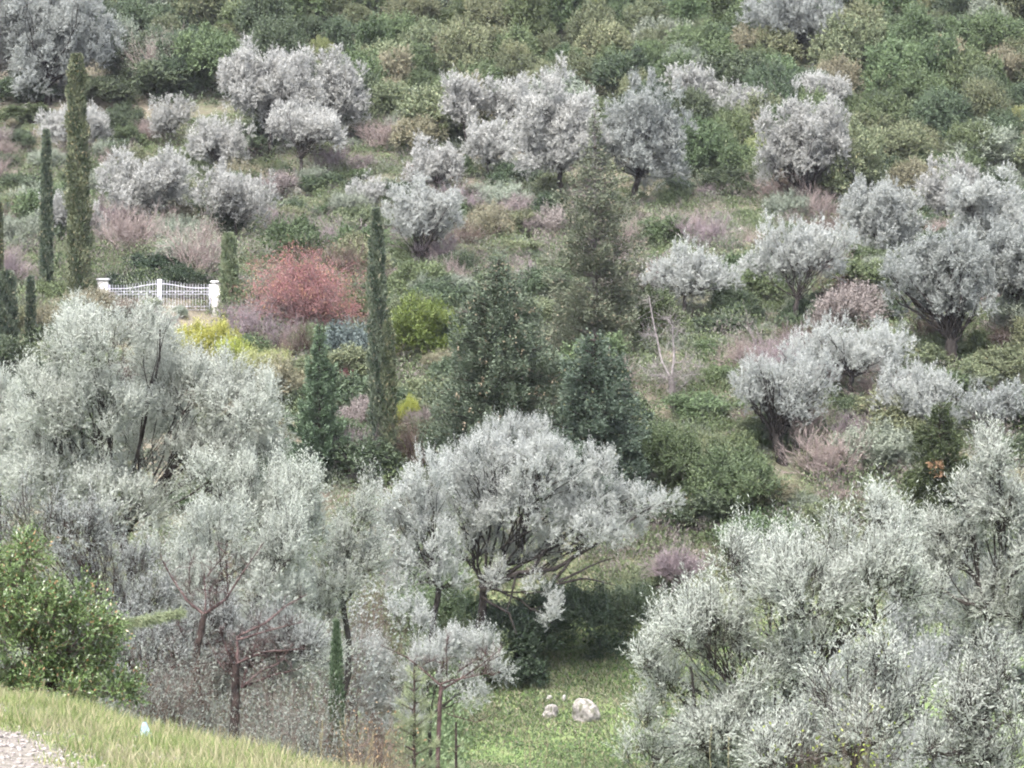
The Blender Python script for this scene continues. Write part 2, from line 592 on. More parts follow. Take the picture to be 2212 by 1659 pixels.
def olive(label, seed, D=None, basepx=None, box=None, px=None, mat='olive', c=3.2, trunk_r=None, fork=None, lean=0., group='olive trees on the slope',
          limbs=None, nb=60, puff=None, sprig=.25, twigs=0, bark='bark', up=.75, forkpx=None, core=.15, low=-.75, n_lobes=16, base_u=None):
    rng = np.random.default_rng(seed)
    if basepx:
        base = hit(*basepx)
        D = base[1]
    else:
        u = base_u if base_u else .5 * (box[0] + box[1]) if box else sum(p[0] for p in px) / len(px)
        base = on_ground(u, D)
    s = D / F
    if px:
        cl = px_clumps(rng, px, D, base)
        wid = (max(p[0] + p[2] for p in px) - min(p[0] - p[2] for p in px)) * s
    else:
        u0, u1, v0, v1 = box
        u0, u1, v0, v1 = u0 - 12, u1 + 12, v0 - 4, v1 - (20 if forkpx else 4)
        wid, H = (u1 - u0) * s, (v1 - v0) * s
        cc = P(.5 * (u0 + u1), .5 * (v0 + v1), D) - base
        cl = [(x + cc[0], y, z + cc[2], a, b, d) for x, y, z, a, b, d in auto_clumps(rng, wid, H, 0, n_lobes)]
    cen = np.mean([q[:3] for q in cl], 0)
    px_m = D / 2904
    L, Wd = max(.054, 2.4 * px_m), max(.0098, .8 * px_m)
    n = min(210000, cover_count(cl, L, Wd, c))
    g = crown(rng, cl, n, L, Wd, shoot=max(.22, 5.5 * px_m), per=11, up=up, puff=puff or max(.17, 5.5 * px_m), sprig=sprig, core=core, low=low)
    root = thing('olive_tree', base, label, 'olive tree', group)
    r0 = .72 * (trunk_r or min(.24, max(.07, .03 * wid)))
    if forkpx:
        fk = P(forkpx[0], forkpx[1], D) - base
    else:
        bot = min(q[2] - q[5] for q in cl)
        fk = np.array([cen[0] * .45 + lean, cen[1] * .4, max(.35, bot + .3 * (cen[2] - bot))])
    lm = None
    if limbs:
        lm = [([P(a[0], a[1], D + (a[2] if len(a) > 2 else 0)) - base for a in pts], ra, rb) for pts, ra, rb in limbs]
    tk, br = wood(rng, cl, g, r0, fk, limbs=lm, nb=nb, twr=max(.0035, .12 * px_m), twn=twigs)
    link('trunk', mesh('trunk', *tk, M[bark], smooth=True), root)
    link('branches', mesh('branches', *br, M[bark]), root)
    link('crown', leaves(rng, 'crown', g['B'], g['D'], g['L'], g['W'], g['tone'], M[mat], g['face']), root)
    return root


# ------------------------------------------------------------------ the ground
def build_ground():
    ys = np.concatenate([np.linspace(-30, 10, 21)[:-1], np.linspace(10, 62, 105)[:-1], np.linspace(62, 190, 321)[:-1], np.linspace(190, 330, 60)])
    sx = np.linspace(-1, 1, 241)
    Y = np.repeat(ys[:, None], len(sx), 1)
    X = sx[None] * (14 + .30 * np.clip(Y, 0, None))
    Z = ground(X, Y)
    V = np.stack([X, Y, Z], -1).reshape(-1, 3)
    i, j = np.meshgrid(np.arange(len(ys) - 1), np.arange(len(sx) - 1), indexing='ij')
    a = i * len(sx) + j
    Q = np.stack([a, a + 1, a + 1 + len(sx), a + len(sx)], -1).reshape(-1, 4)
    o = link('hillside', mesh('hillside', V, Q, M['ground'], smooth=True))
    tag(o, 'terraced hillside falling to a grassy hollow', None, kind='structure')
    # gravel track at the near corner
    g = np.linspace(0, 1, 40)
    h = np.linspace(0, 1, 14)
    A, Bq = np.meshgrid(g, h, indexing='ij')
    yy = 8 + A * 16
    edge = -2.78 - (yy - 18) * .30 + .12 * np.sin(yy * 2.1)
    xx = edge - Bq * 3.2
    zz = ground(xx, yy) + .012
    V = np.stack([xx, yy, zz], -1).reshape(-1, 3)
    i, j = np.meshgrid(np.arange(39), np.arange(13), indexing='ij')
    a = i * 14 + j
    Q = np.stack([a, a + 1, a + 15, a + 14], -1).reshape(-1, 4)[:, ::-1]
    tm = rough_mat('track earth', (.09, .08, .065), (.19, .17, .15), 14, bump=.5)
    tag(link('gravel_path', mesh('gravel_path', V, Q, tm, smooth=True)), 'pale gravel track on the grassy bank', None, kind='structure')
    # the stones lying on it
    rng = np.random.default_rng(5)
    N = 9000
    y = rng.uniform(12, 24, N)
    x = -2.72 - (y - 18) * .30 - rng.uniform(-.25, 1, N) ** 1 * 2.4
    x += rng.normal(size=N) * .12
    z = ground(x, y)
    ico = np.array([(0, 0, 1), (.9, 0, .15), (.3, .85, .1), (-.75, .5, .2), (-.7, -.55, .05), (.35, -.85, .15), (0, 0, -.6)])
    F7 = np.array([(0, 1, 2), (0, 2, 3), (0, 3, 4), (0, 4, 5), (0, 5, 1), (6, 2, 1), (6, 3, 2), (6, 4, 3), (6, 5, 4), (6, 1, 5)])
    s = .009 + .022 * rng.uniform(0, 1, N) ** 3
    th = rng.uniform(0, 6.28, N)
    V = ico[None] * (1 + .25 * rng.normal(size=(N, 7, 1)))
    c, sn = np.cos(th)[:, None], np.sin(th)[:, None]
    V = np.stack([V[..., 0] * c - V[..., 1] * sn, V[..., 0] * sn + V[..., 1] * c, V[..., 2] * .6], -1) * s[:, None, None]
    V = V + np.stack([x, y, z + .012], -1)[:, None]
    Q = (F7[None] + (np.arange(N) * 7)[:, None, None]).reshape(-1, 3)
    tag(link('gravel', mesh('gravel', V.reshape(-1, 3), Q, M['gravel'])), 'pale loose stones on the track', None, kind='stuff')


build_ground()


def blades(rng, name, x, y, h, w, mat, lean=.45, label=None):
    N = len(x)
    B = np.stack([x, y, ground(x, y) - .01], -1)
    D = rng.normal(size=(N, 3)) * lean
    D[:, 2] = 1
    D = unit(D)
    me = leaves(rng, name, B, D, h * rng.uniform(.5, 1.3, N), w * rng.uniform(.7, 1.3, N), rng.uniform(0, 1, N), mat)
    return tag(link(name, me), label, None, kind='stuff')


rng = np.random.default_rng(3)
# rough grass on the near bank: tufty, thinner towards the gravel
N = 150000
y = rng.uniform(14, 31, N)
d = rng.uniform(-2.6, 2.2, N)
x = -1.5 - (y - 19) * .47 + d * 1.105
path = (-2.78 - (y - 18) * .30) - x
bagx, bagy = -2.69, 21.3
clear = ~((np.abs(x - bagx - (y - bagy) * -.126) < .10) & (y < bagy + .06) & (y > bagy - 1.6) & (rng.uniform(size=N) < .85))
keep = clear & ((path < rng.normal(size=N) * .14 - .02) | ((wob(x, y, .8, 9.) > .45) & (path < 1.2))) & (wob(x, y, .5, 3.) + .9 * rng.uniform(size=N) > -.1)
blades(rng, 'grass', x[keep], y[keep], .07 + .11 * np.clip(wob(x, y, .5, 1.)[keep] + .3, 0, 1), .0055, M['grass'], .5, 'rough green grass on the near bank')
k2 = clear & (path < -.1) & (rng.uniform(size=N) < .3) & (wob(x, y, .8, 5.) > 0)
blades(rng, 'dry_grass', x[k2], y[k2], .13 + .16 * np.clip(wob(x, y, .6, 6.)[k2], 0, 1), .0045, M['dry'], .5, 'dry straw coloured grass on the near bank')
# meadow in the hollow
N = 230000
y = rng.uniform(58, 86, N)
x = rng.uniform(-9, 10, N) * y / 75
blades(rng, 'meadow_grass', x, y, .11 + .06 * wob(x, y, 1.5, 2.), .028, M['meadow'], .8, 'short green grass in the hollow')
k2 = ((y > 73) & (rng.uniform(size=N) < .6) | (wob(x, y, 2., 2.2) > .25)) & (rng.uniform(size=N) < .45)
blades(rng, 'withered_grass', x[k2], y[k2], .15, .018, M['brownish'], .7, 'browned grass at the back of the hollow')


KEEP = [hit(*q) for q in ((645, 408), (918, 600), (1735, 478), (1722, 722), (2055, 812), (1695, 1000), (1840, 885), (1975, 965), (1468, 700), (1457, 890), (1052, 400), (325, 510), (510, 520), (1365, 445))]


def clear_of_trunks(x, y):
    ok = np.ones(np.shape(x), bool)
    for q in KEEP:
        ok &= ~((np.abs(x - q[0]) < .75) & (y > q[1] - 2.6) & (y < q[1] + .4))
    return ok


def scrub(rng, name, N, mat, sel, h, rad, L, Wd, per, label, y0=84, y1=176, up=.6):
    y = y0 + (y1 - y0) * rng.uniform(0, 1, N)
    x = rng.uniform(-1, 1, N) * (.19 * y + 2)
    k = sel(x, y) & clear_of_trunks(x, y) & ~((np.abs(U0 + x * F / y - 350) < 150) & (y > 97) & (y < 108.5))
    x, y = x[k], y[k]
    N = len(x)
    sz = .55 + 1.5 * rng.uniform(0, 1, N) ** 2.2
    c = np.stack([x, y, ground(x, y)], -1)
    q = unit(rng.normal(size=(N, per, 3)))
    q[..., 2] = np.abs(q[..., 2])
    f = rng.uniform(.3, 1, (N, per, 1)) ** .5
    B = c[:, None] + q * f * np.array([rad, rad, h]) * sz[:, None, None]
    D = q * .7 + rng.normal(size=q.shape) * .5
    D[..., 2] += up
    D = unit(D)
    n = N * per
    tone = np.clip(.5 * rng.uniform(0, 1, (N, 1)) + .5 * rng.uniform(0, 1, (N, per)), 0, 1).ravel()
    me = leaves(rng, name, B.reshape(-1, 3), D.reshape(-1, 3), L * rng.uniform(.7, 1.3, n), Wd * rng.uniform(.7, 1.3, n), tone, mat, unit(q + np.array([0, 0, .3])).reshape(-1, 3))
    return tag(link(name, me), label, None, kind='stuff')


def pat(k, lo, hi=9, s=7):
    return lambda x, y: (wob(x, y, s, k) + .5 * wob(x, y, 2.1, k + 3) + .25 * R0.normal(size=len(x)) > lo) & (wob(x, y, s, k) < hi)


scrub(np.random.default_rng(21), 'undergrowth', 7000, M['green'], pat(.7, -.25), .6, .7, .095, .04, 230, 'low green undergrowth between the trees', y1=152)
scrub(np.random.default_rng(22), 'heather', 3000, M['mauve'], pat(2.9, 0), .7, .55, .14, .02, 210, 'mauve brown heather scrub between the trees', y1=150, up=1.)
scrub(np.random.default_rng(23), 'hill_grass', 7000, M['straw'], pat(5.1, .3), .14, .3, .15, .02, 40, 'pale dry grass on the terraces', y1=150, up=1.2)
scrub(np.random.default_rng(24), 'ground_cover', 3600, M['oak'], pat(4.2, -.1), .55, .65, .09, .034, 210, 'olive green herbs covering the slope', y1=152)
scrub(np.random.default_rng(25), 'heath', 3200, M['greygreen'], pat(6.3, -.05), .6, .6, .11, .028, 210, 'grey green heath scrub between the trees', y1=150, up=.9)


def band(u0, u1, edge=.4):
    return lambda x, y: (U0 + x * F / y > u0) & (U0 + x * F / y < u1) & (wob(x, y, 1.6, 3.) > -edge)


# the twiggy thicket filling the hollow under the near trees
scrub(np.random.default_rng(26), 'thicket', 21000, M['brush'], band(-60, 800), 1.0, .45, .048, .012, 60, 'grey green thicket under the near trees', y0=31, y1=62, up=.9)
scrub(np.random.default_rng(27), 'dead_brush', 22000, M['twigleaf'], band(-60, 850, .1), 1.2, .4, .20, .009, 34, 'brown dead brush under the near trees', y0=38, y1=62, up=1.1)
scrub(np.random.default_rng(28), 'hollow_scrub', 9000, M['green'], band(560, 1000, .2), 1.1, .5, .11, .045, 40, 'green scrub at the back of the hollow', y0=66, y1=86)

# ------------------------------------------------------------------ bushes: one shape library, coloured per bush
def bush_shape(seed, W=1., H=.85, n=22000, lobes=7, L=.030, Wd=.016, up=.35, puff=.085, shoot=.09, sprig=0., per=9):
    r = np.random.default_rng(seed)
    cl = [(0, 0, H * .42, .3, .3, H * .38)]
    for i in range(lobes):
        a = i * 2.4 + r.uniform(-.5, .5)
        s = r.uniform(.17, .27)
        rr = r.uniform(.12, .5 - s * .8)
        zz = r.uniform(.16, .78 - s * .4) * H * (1 - .5 * rr)
        cl.append((math.cos(a) * rr, math.sin(a) * rr, zz, s, s, s * .85))
    g = crown(r, cl, n, L, Wd, shoot=shoot, per=per, up=up, puff=puff, low=-.3, sprig=sprig)
    g['B'][:, 2] = np.maximum(g['B'][:, 2], -.02)
    return leaves(r, 'bush', g['B'], g['D'], g['L'], g['W'], g['tone'], M['green'], g['face'])


SHAPES = [bush_shape(100 + i, lobes=5 + i % 4) for i in range(7)]
FINE = [bush_shape(130 + i, lobes=6, n=24000, L=.026, Wd=.011, puff=.07, shoot=.10, up=.7, sprig=.3) for i in range(4)]
TREEISH = [bush_shape(150 + i, H=1.1, lobes=9, n=23000, L=.029, Wd=.015, puff=.075) for i in range(4)]


DYED = {}


def dyed(shape, mat):
    """one mesh per shape and leaf colour, shared by every bush of that kind"""
    k = (shape.name, mat)
    if k not in DYED:
        DYED[k] = shape.copy()
        DYED[k].materials[0] = M[mat]
    return DYED[k]


def bush(name, shape, mat, base, w, h, seed, label, cat='bush', group=None, sink=.06):
    r = np.random.default_rng(seed)
    o = link(name, dyed(shape, mat), None, base - np.array([0, 0, h * sink]))
    o.scale = (w, w * r.uniform(.85, 1.1), h)
    o.rotation_euler = (0, 0, r.uniform(0, 6.28))
    return tag(o, label, cat, group)


# the wooded upper slope: every bush its own object
KIND = {'dark': ('evergreen_bush', 'dark green evergreen bush in the dense macchia high on the slope'),
        'green': ('macchia_bush', 'mid green bush in the dense macchia high on the slope'),
        'oak': ('oak_bush', 'olive green rounded bush in the dense macchia high on the slope'),
        'brownish': ('autumn_bush', 'brownish autumn bush among the green macchia high on the slope'),
        'greygreen': ('grey_bush', 'grey green bush among the macchia high on the slope'),
        'lime': ('lime_bush', 'bright lime green bush among the dark macchia high on the slope')}
rng = np.random.default_rng(77)
placed = []
tries = 0


def wood_edge(u):                       # the wood's lower edge, read along the slope
    return np.interp(u, [0, 180, 330, 480, 800, 900, 1100, 1400, 1560, 1900, 2212], [40, 110, 235, 215, 270, 320, 310, 340, 410, 470, 420])


while len(placed) < 420 and tries < 60000:
    tries += 1
    yb = rng.uniform(134, 182)
    xb = rng.uniform(-.19, .19) * yb
    zb_ = float(ground(xb, yb))
    u, v = U0 + xb * F / yb, V0 - zb_ * F / yb
    if v > wood_edge(u) or v < -110:
        continue
    sz = rng.uniform(1.5, 3.5)
    if any((xb - q[0]) ** 2 + (yb - q[1]) ** 2 * .8 < (.25 * (sz + q[2])) ** 2 for q in placed):
        continue
    placed.append((xb, yb, sz))
    t = rng.uniform()
    side = np.clip(u / 2212, 0, 1)
    if u < 420 and v < 300:
        kd = 'dark' if t < .40 else 'greygreen' if t < .75 else 'oak'
    elif t < .30 - .18 * side:
        kd = 'dark'
    elif t < .58:
        kd = 'green'
    elif t < .86:
        kd = 'oak'
    elif t < .90:
        kd = 'brownish'
    elif t < .965 - .02 * side:
        kd = 'greygreen'
    else:
        kd = 'lime'
    if kd == 'lime':
        sz *= .6
    nm, lb = KIND[kd]
    sh = (SHAPES + TREEISH)[int(rng.integers(11))]
    bush(nm, sh, kd, np.array([xb, yb, zb_]), sz * 1.2, sz * rng.uniform(1.15, 1.6), len(placed), lb, 'bush', nm.replace('_', ' ') + ' plants of the wooded upper slope')

# the scrub carpet between those bushes, too many to count
def in_wood(x, y):
    z = ground(x, y)
    u, v = U0 + x * F / y, V0 - z * F / y
    return v < wood_edge(u) + 10


scrub(np.random.default_rng(31), 'macchia', 9000, M['dark'], in_wood, .5, .7, .15, .065, 60, 'dense dark macchia scrub filling the wood', y0=134, y1=190)
scrub(np.random.default_rng(32), 'macchia_tops', 3000, M['oak'], lambda x, y: in_wood(x, y) & (wob(x, y, 4, 2.) > .1), 1.2, .6, .14, .055, 70, 'olive green macchia scrub filling the wood', y0=134, y1=190)

# low bushes of the open slope
LOW = {'dark': ('low_bush', 'low dark green bush on the open mid slope'), 'green': ('low_bush', 'low mid green bush on the open mid slope'),
       'oak': ('low_bush', 'low olive green bush on the open mid slope'), 'greygreen': ('low_bush', 'low grey green bush on the open mid slope'),
       'mauve': ('heath_bush', 'low mauve heath bush on the open mid slope'), 'brownish': ('heath_bush', 'low brown heath bush on the open mid slope')}
pl2 = []
tries = 0
while len(pl2) < 430 and tries < 60000:
    tries += 1
    yb = rng.uniform(84, 152)
    xb = rng.uniform(-.19, .19) * yb
    zb_ = float(ground(xb, yb))
    u, v = U0 + xb * F / yb, V0 - zb_ * F / yb
    if v < wood_edge(u) - 20 or v > 1130 or (190 < u < 500 and 540 < v < 800) or (1380 < u < 1700 and 440 < v < 780 and rng.uniform() < .7):
        continue
    sz = .9 + 1.9 * rng.uniform() ** 1.3
    if not clear_of_trunks(xb, yb):
        continue
    if any((xb - q[0]) ** 2 + (yb - q[1]) ** 2 < (.27 * (sz + q[2])) ** 2 for q in pl2):
        continue
    pl2.append((xb, yb, sz))
    kd = ('dark', 'green', 'oak', 'greygreen', 'mauve', 'brownish')[int(rng.choice(6, p=[.32, .27, .16, .13, .06, .06]))]
    nm, lb = LOW[kd]
    sh = FINE[int(rng.integers(4))] if kd in ('mauve', 'brownish', 'greygreen') else SHAPES[int(rng.integers(7))]
    bush(nm, sh, kd, np.array([xb, yb, zb_]), sz * 1.2, sz * rng.uniform(.7, 1.15), 3000 + len(pl2), lb, 'bush', lb.replace('bush', 'bushes'))

# single bushes that can be told apart: (name, shape, material, column, row of the foot, width, height, label)
BUSH = [
    ('evergreen_bush', SHAPES[2], 'dark', 40, 222, 150, 80, 'dark bush added as the shade under the great grey olive'),  # this bush and the next are added as dark shade beneath the olive
    ('evergreen_bush', SHAPES[5], 'dark', 225, 232, 140, 95, 'dark bush added as shade beside the great grey olive trunk'),
    ('evergreen_bush', SHAPES[1], 'dark', 330, 215, 150, 120, 'dark thicket bush below the grey twiggy tree'),
    ('evergreen_bush', SHAPES[0], 'dark', 255, 300, 110, 100, 'round dark bush behind the tallest cypress, on the slope above the gate'),
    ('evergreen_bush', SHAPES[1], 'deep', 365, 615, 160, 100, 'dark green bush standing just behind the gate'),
    ('evergreen_bush', SHAPES[2], 'dark', 300, 600, 90, 60, 'low dark bush behind the gate beside its middle posts'),
    ('green_bush', SHAPES[3], 'dark', 690, 420, 110, 60, 'dark spreading bush beside the short olive trunk on the stony terrace'),
    ('green_bush', SHAPES[4], 'green', 760, 470, 130, 55, 'low green bush below the stony terrace'),
    ('brown_bush', SHAPES[5], 'brownish', 905, 330, 110, 110, 'brown autumn bush in front of the dark gap in the olives'),
    ('brown_bush', TREEISH[1], 'oak', 840, 290, 100, 110, 'mustard tinted bush beside the twin olive on the upper slope'),
    ('purple_shrub', FINE[0], 'mauve', 850, 185, 110, 75, 'pale purple leafless shrub under the upper wood'),
    ('purple_shrub', FINE[1], 'mauve', 1000, 190, 80, 55, 'pink purple shrub beside the lime flowering bush'),
    ('lime_bush', SHAPES[1], 'lime', 1052, 215, 60, 42, 'lime yellow topped bush between silver olives on the upper slope'),
    ('green_bush', SHAPES[0], 'brightgreen', 1070, 480, 90, 40, 'fresh green low bush under the broad grey olive group'),
    ('green_bush', SHAPES[3], 'dark', 1160, 475, 120, 50, 'dark bush in the shade under the broad grey olive group'),
    ('blue_bush', FINE[2], 'blue', 1450, 525, 90, 45, 'blue green cushion bush on the stony terrace'),
    ('green_bush', SHAPES[5], 'dark', 1555, 735, 150, 75, 'large dark dome shaped bush on the grassy terrace'),
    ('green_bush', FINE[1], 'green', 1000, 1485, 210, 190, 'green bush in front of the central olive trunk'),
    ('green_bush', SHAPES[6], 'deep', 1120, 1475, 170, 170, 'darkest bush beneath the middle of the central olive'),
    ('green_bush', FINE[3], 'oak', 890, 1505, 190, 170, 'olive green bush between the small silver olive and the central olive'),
    ('green_bush', SHAPES[2], 'green', 1520, 910, 170, 75, 'deep green spreading bush beside the bleached dead tree'),
    ('green_bush', SHAPES[1], 'dark', 1840, 910, 120, 80, 'dark bush in the hollow under the drooping olive'),
    ('green_bush', SHAPES[6], 'green', 1930, 830, 110, 60, 'mid green bush between the drooping olive and the big trunk'),
    ('green_bush', FINE[3], 'green', 1440, 1065, 150, 210, 'tall pale leaved bush below the bleached dead tree'),
    ('brown_bush', FINE[1], 'green', 1590, 1120, 220, 200, 'broad twiggy brown green bush above the purple shrub'),
    ('green_bush', FINE[0], 'oak', 1520, 1040, 120, 130, 'yellowish fine leaved bush between the pale bush and the broad twiggy bush'),
    ('green_bush', FINE[2], 'lime', 1560, 1000, 110, 60, 'faded lime topped bush on the edge of the open slope'),
    ('green_bush', SHAPES[3], 'dark', 1490, 1150, 190, 120, 'dark bush at the foot of the pale leaved bush'),
    ('green_bush', SHAPES[4], 'green', 1650, 1200, 210, 130, 'mid green bush behind the silver crown of the near olive'),
    ('green_bush', SHAPES[0], 'oak', 1790, 1130, 160, 70, 'low olive green bush on the open slope'),
    ('green_bush', SHAPES[6], 'dark', 2190, 1010, 110, 90, 'dark bush at the frame edge beyond the fir'),
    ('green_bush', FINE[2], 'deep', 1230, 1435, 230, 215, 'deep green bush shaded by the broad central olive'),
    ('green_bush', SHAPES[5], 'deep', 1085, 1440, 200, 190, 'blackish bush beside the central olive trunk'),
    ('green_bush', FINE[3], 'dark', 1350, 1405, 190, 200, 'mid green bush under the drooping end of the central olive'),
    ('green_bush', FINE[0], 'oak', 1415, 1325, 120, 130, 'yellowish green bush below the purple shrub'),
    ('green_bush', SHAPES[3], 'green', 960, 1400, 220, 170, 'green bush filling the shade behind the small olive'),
    ('green_bush', SHAPES[0], 'dark', 850, 1380, 160, 130, 'dark bush behind the small silver olive'),
    ('bright_bush', TREEISH[0], 'brightgreen', 908, 800, 150, 170, 'bright yellow green rounded bush beside the tall dark cypress'),
    ('green_bush', SHAPES[6], 'dark', 960, 790, 130, 130, 'dark green bush at the shoulder of the bright yellow green bush'),
    ('blue_bush', SHAPES[4], 'blue', 755, 815, 135, 160, 'blue grey dense bush behind the narrow young conifer'),
    ('yellow_bush', FINE[2], 'yellow', 455, 810, 130, 140, 'yellow flowering bush below the gate'),
    ('yellow_bush', FINE[1], 'yellow', 500, 815, 120, 110, 'second yellow flowering bush partly behind the near olive crown'),
    ('yellow_bush', FINE[3], 'lime', 565, 850, 140, 125, 'faded yellow green bush beside the yellow flowering bush'),
    ('yellow_bush', FINE[0], 'yellow', 880, 930, 60, 90, 'pale yellow flower spikes at the foot of the tall dark cypress'),
    ('yellow_bush', FINE[1], 'lime', 900, 1010, 120, 100, 'yellow green tuft between cypress and cone bearing conifer'),
    ('yellow_bush', FINE[0], 'yellow', 690, 690, 40, 40, 'small mustard yellow tuft in front of the red shrub'),
    ('green_bush', SHAPES[1], 'green', 540, 680, 90, 70, 'green bush between the pale young cypress and red shrub'),
    ('green_bush', TREEISH[2], 'oak', 770, 590, 70, 100, 'upright olive green bush behind the tall dark cypress'),
    ('green_bush', SHAPES[5], 'oak', 1100, 560, 150, 60, 'low olive green scrub bush behind the cone bearing conifer'),
    ('green_bush', SHAPES[2], 'oak', 1010, 575, 120, 55, 'low pale scrub bush beside the leaning olive trunk'),
    ('green_bush', FINE[2], 'greygreen', 950, 660, 130, 80, 'silver grey bush below the leaning olive trunk'),
    ('green_bush', FINE[3], 'greygreen', 400, 600, 150, 120, 'grey leafless looking bush behind the gate'),
    ('grey_bush', FINE[1], 'greygreen', 300, 410, 90, 50, 'small grey bush on the mid slope beside a silver olive'),
    ('green_bush', SHAPES[3], 'dark', 40, 420, 110, 60, 'dark low bush beside the thin cypress'),
    ('green_bush', SHAPES[6], 'green', 60, 260, 150, 45, 'low green bush under the great olive terrace'),
    ('green_bush', SHAPES[0], 'green', 40, 540, 110, 80, 'green bush at the frame edge above the thin cypress foot'),
    ('dry_bush', FINE[0], 'straw', 270, 690, 100, 55, 'straw coloured dry bush in front of the gate'),
    ('brown_bush', FINE[1], 'brownish', 110, 740, 110, 110, 'brownish autumn bush behind the slim short cypress'),
    ('red_bush', FINE[2], 'red_leaf', 740, 840, 70, 60, 'small red leaved bush beside the narrow young conifer'),
    ('red_bush', FINE[3], 'dead_leaf', 1415, 740, 70, 60, 'rust brown bush behind the bleached dead tree'),
    ('green_bush', FINE[0], 'greygreen', 392, 690, 30, 40, 'small grey green bush growing in front of the gate bars'),
    ('green_bush', FINE[1], 'oak', 325, 670, 50, 30, 'low weed bush at the gate middle posts'),
    ('pink_shrub', FINE[2], 'mauve', 330, 740, 120, 80, 'pinkish dry shrub below the gate behind the near olive'),
    ('pink_shrub', FINE[3], 'mauve', 640, 830, 110, 80, 'pale pinkish dry shrub beside the narrow young conifer'),
    ('pink_shrub', FINE[0], 'mauve', 780, 940, 110, 100, 'pale dry shrub in front of the tall dark cypress'),
    ('pink_shrub', FINE[1], 'mauve', 920, 940, 90, 80, 'pinkish shrub at the foot of the cone bearing conifer'),
    ('green_bush', SHAPES[4], 'oak', 2010, 940, 190, 60, 'olive green bush behind the fir top'),
    ('green_bush', SHAPES[5], 'greygreen', 2100, 850, 150, 70, 'grey green bush beside the big twin trunk'),
    ('green_bush', SHAPES[2], 'dark', 1900, 690, 120, 60, 'dark bush in the shade of the big twin trunk olive'),
    ('green_bush', SHAPES[1], 'oak', 1640, 740, 130, 40, 'low yellowish bush beside the dark dome bush'),
    ('green_bush', SHAPES[6], 'brownish', 1640, 330, 110, 110, 'orange brown bush behind the lone round olive'),
    ('green_bush', SHAPES[3], 'dark', 1580, 430, 130, 90, 'dark bush behind the lone round olive'),
    ('green_bush', SHAPES[0], 'dark', 1880, 420, 130, 150, 'dark green tree like bush beside the lone round olive'),
    ('green_bush', TREEISH[3], 'oak', 1960, 410, 130, 150, 'olive brown tree like bush above the silver olive grove'),
    ('grey_bush', TREEISH[0], 'greygreen', 2120, 390, 160, 130, 'pale grey tree like bush above the silver olive grove'),
]
gd = hit(468, 678)[1]  # bushes added behind the gate, leaves near black to stand in for shade
for i, (u, dd, w, h, lb) in enumerate([(268, 1.3, 90, 52, 'shade-dark bush added against the back of the first gate leaf'), (318, 1.8, 80, 66, 'shade-dark bush added behind the middle posts of the gate'),
                                      (382, 1.5, 90, 72, 'tallest shade-dark bush added behind the second gate leaf'), (436, 1.4, 70, 62, 'shade-dark bush added behind the jointed gate pillar')]):
    b = on_ground(u, gd + dd)
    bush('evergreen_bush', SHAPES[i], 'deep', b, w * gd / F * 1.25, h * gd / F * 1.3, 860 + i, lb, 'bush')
for i, (nm, sh, mt, u, v, w, h, lb) in enumerate(BUSH):
    b = hit(u, v)
    s = b[1] / F
    bush(nm, sh, mt, b, w * s * 1.18, h * s * 1.12, 900 + i, lb, 'shrub' if 'shrub' in nm else 'bush')


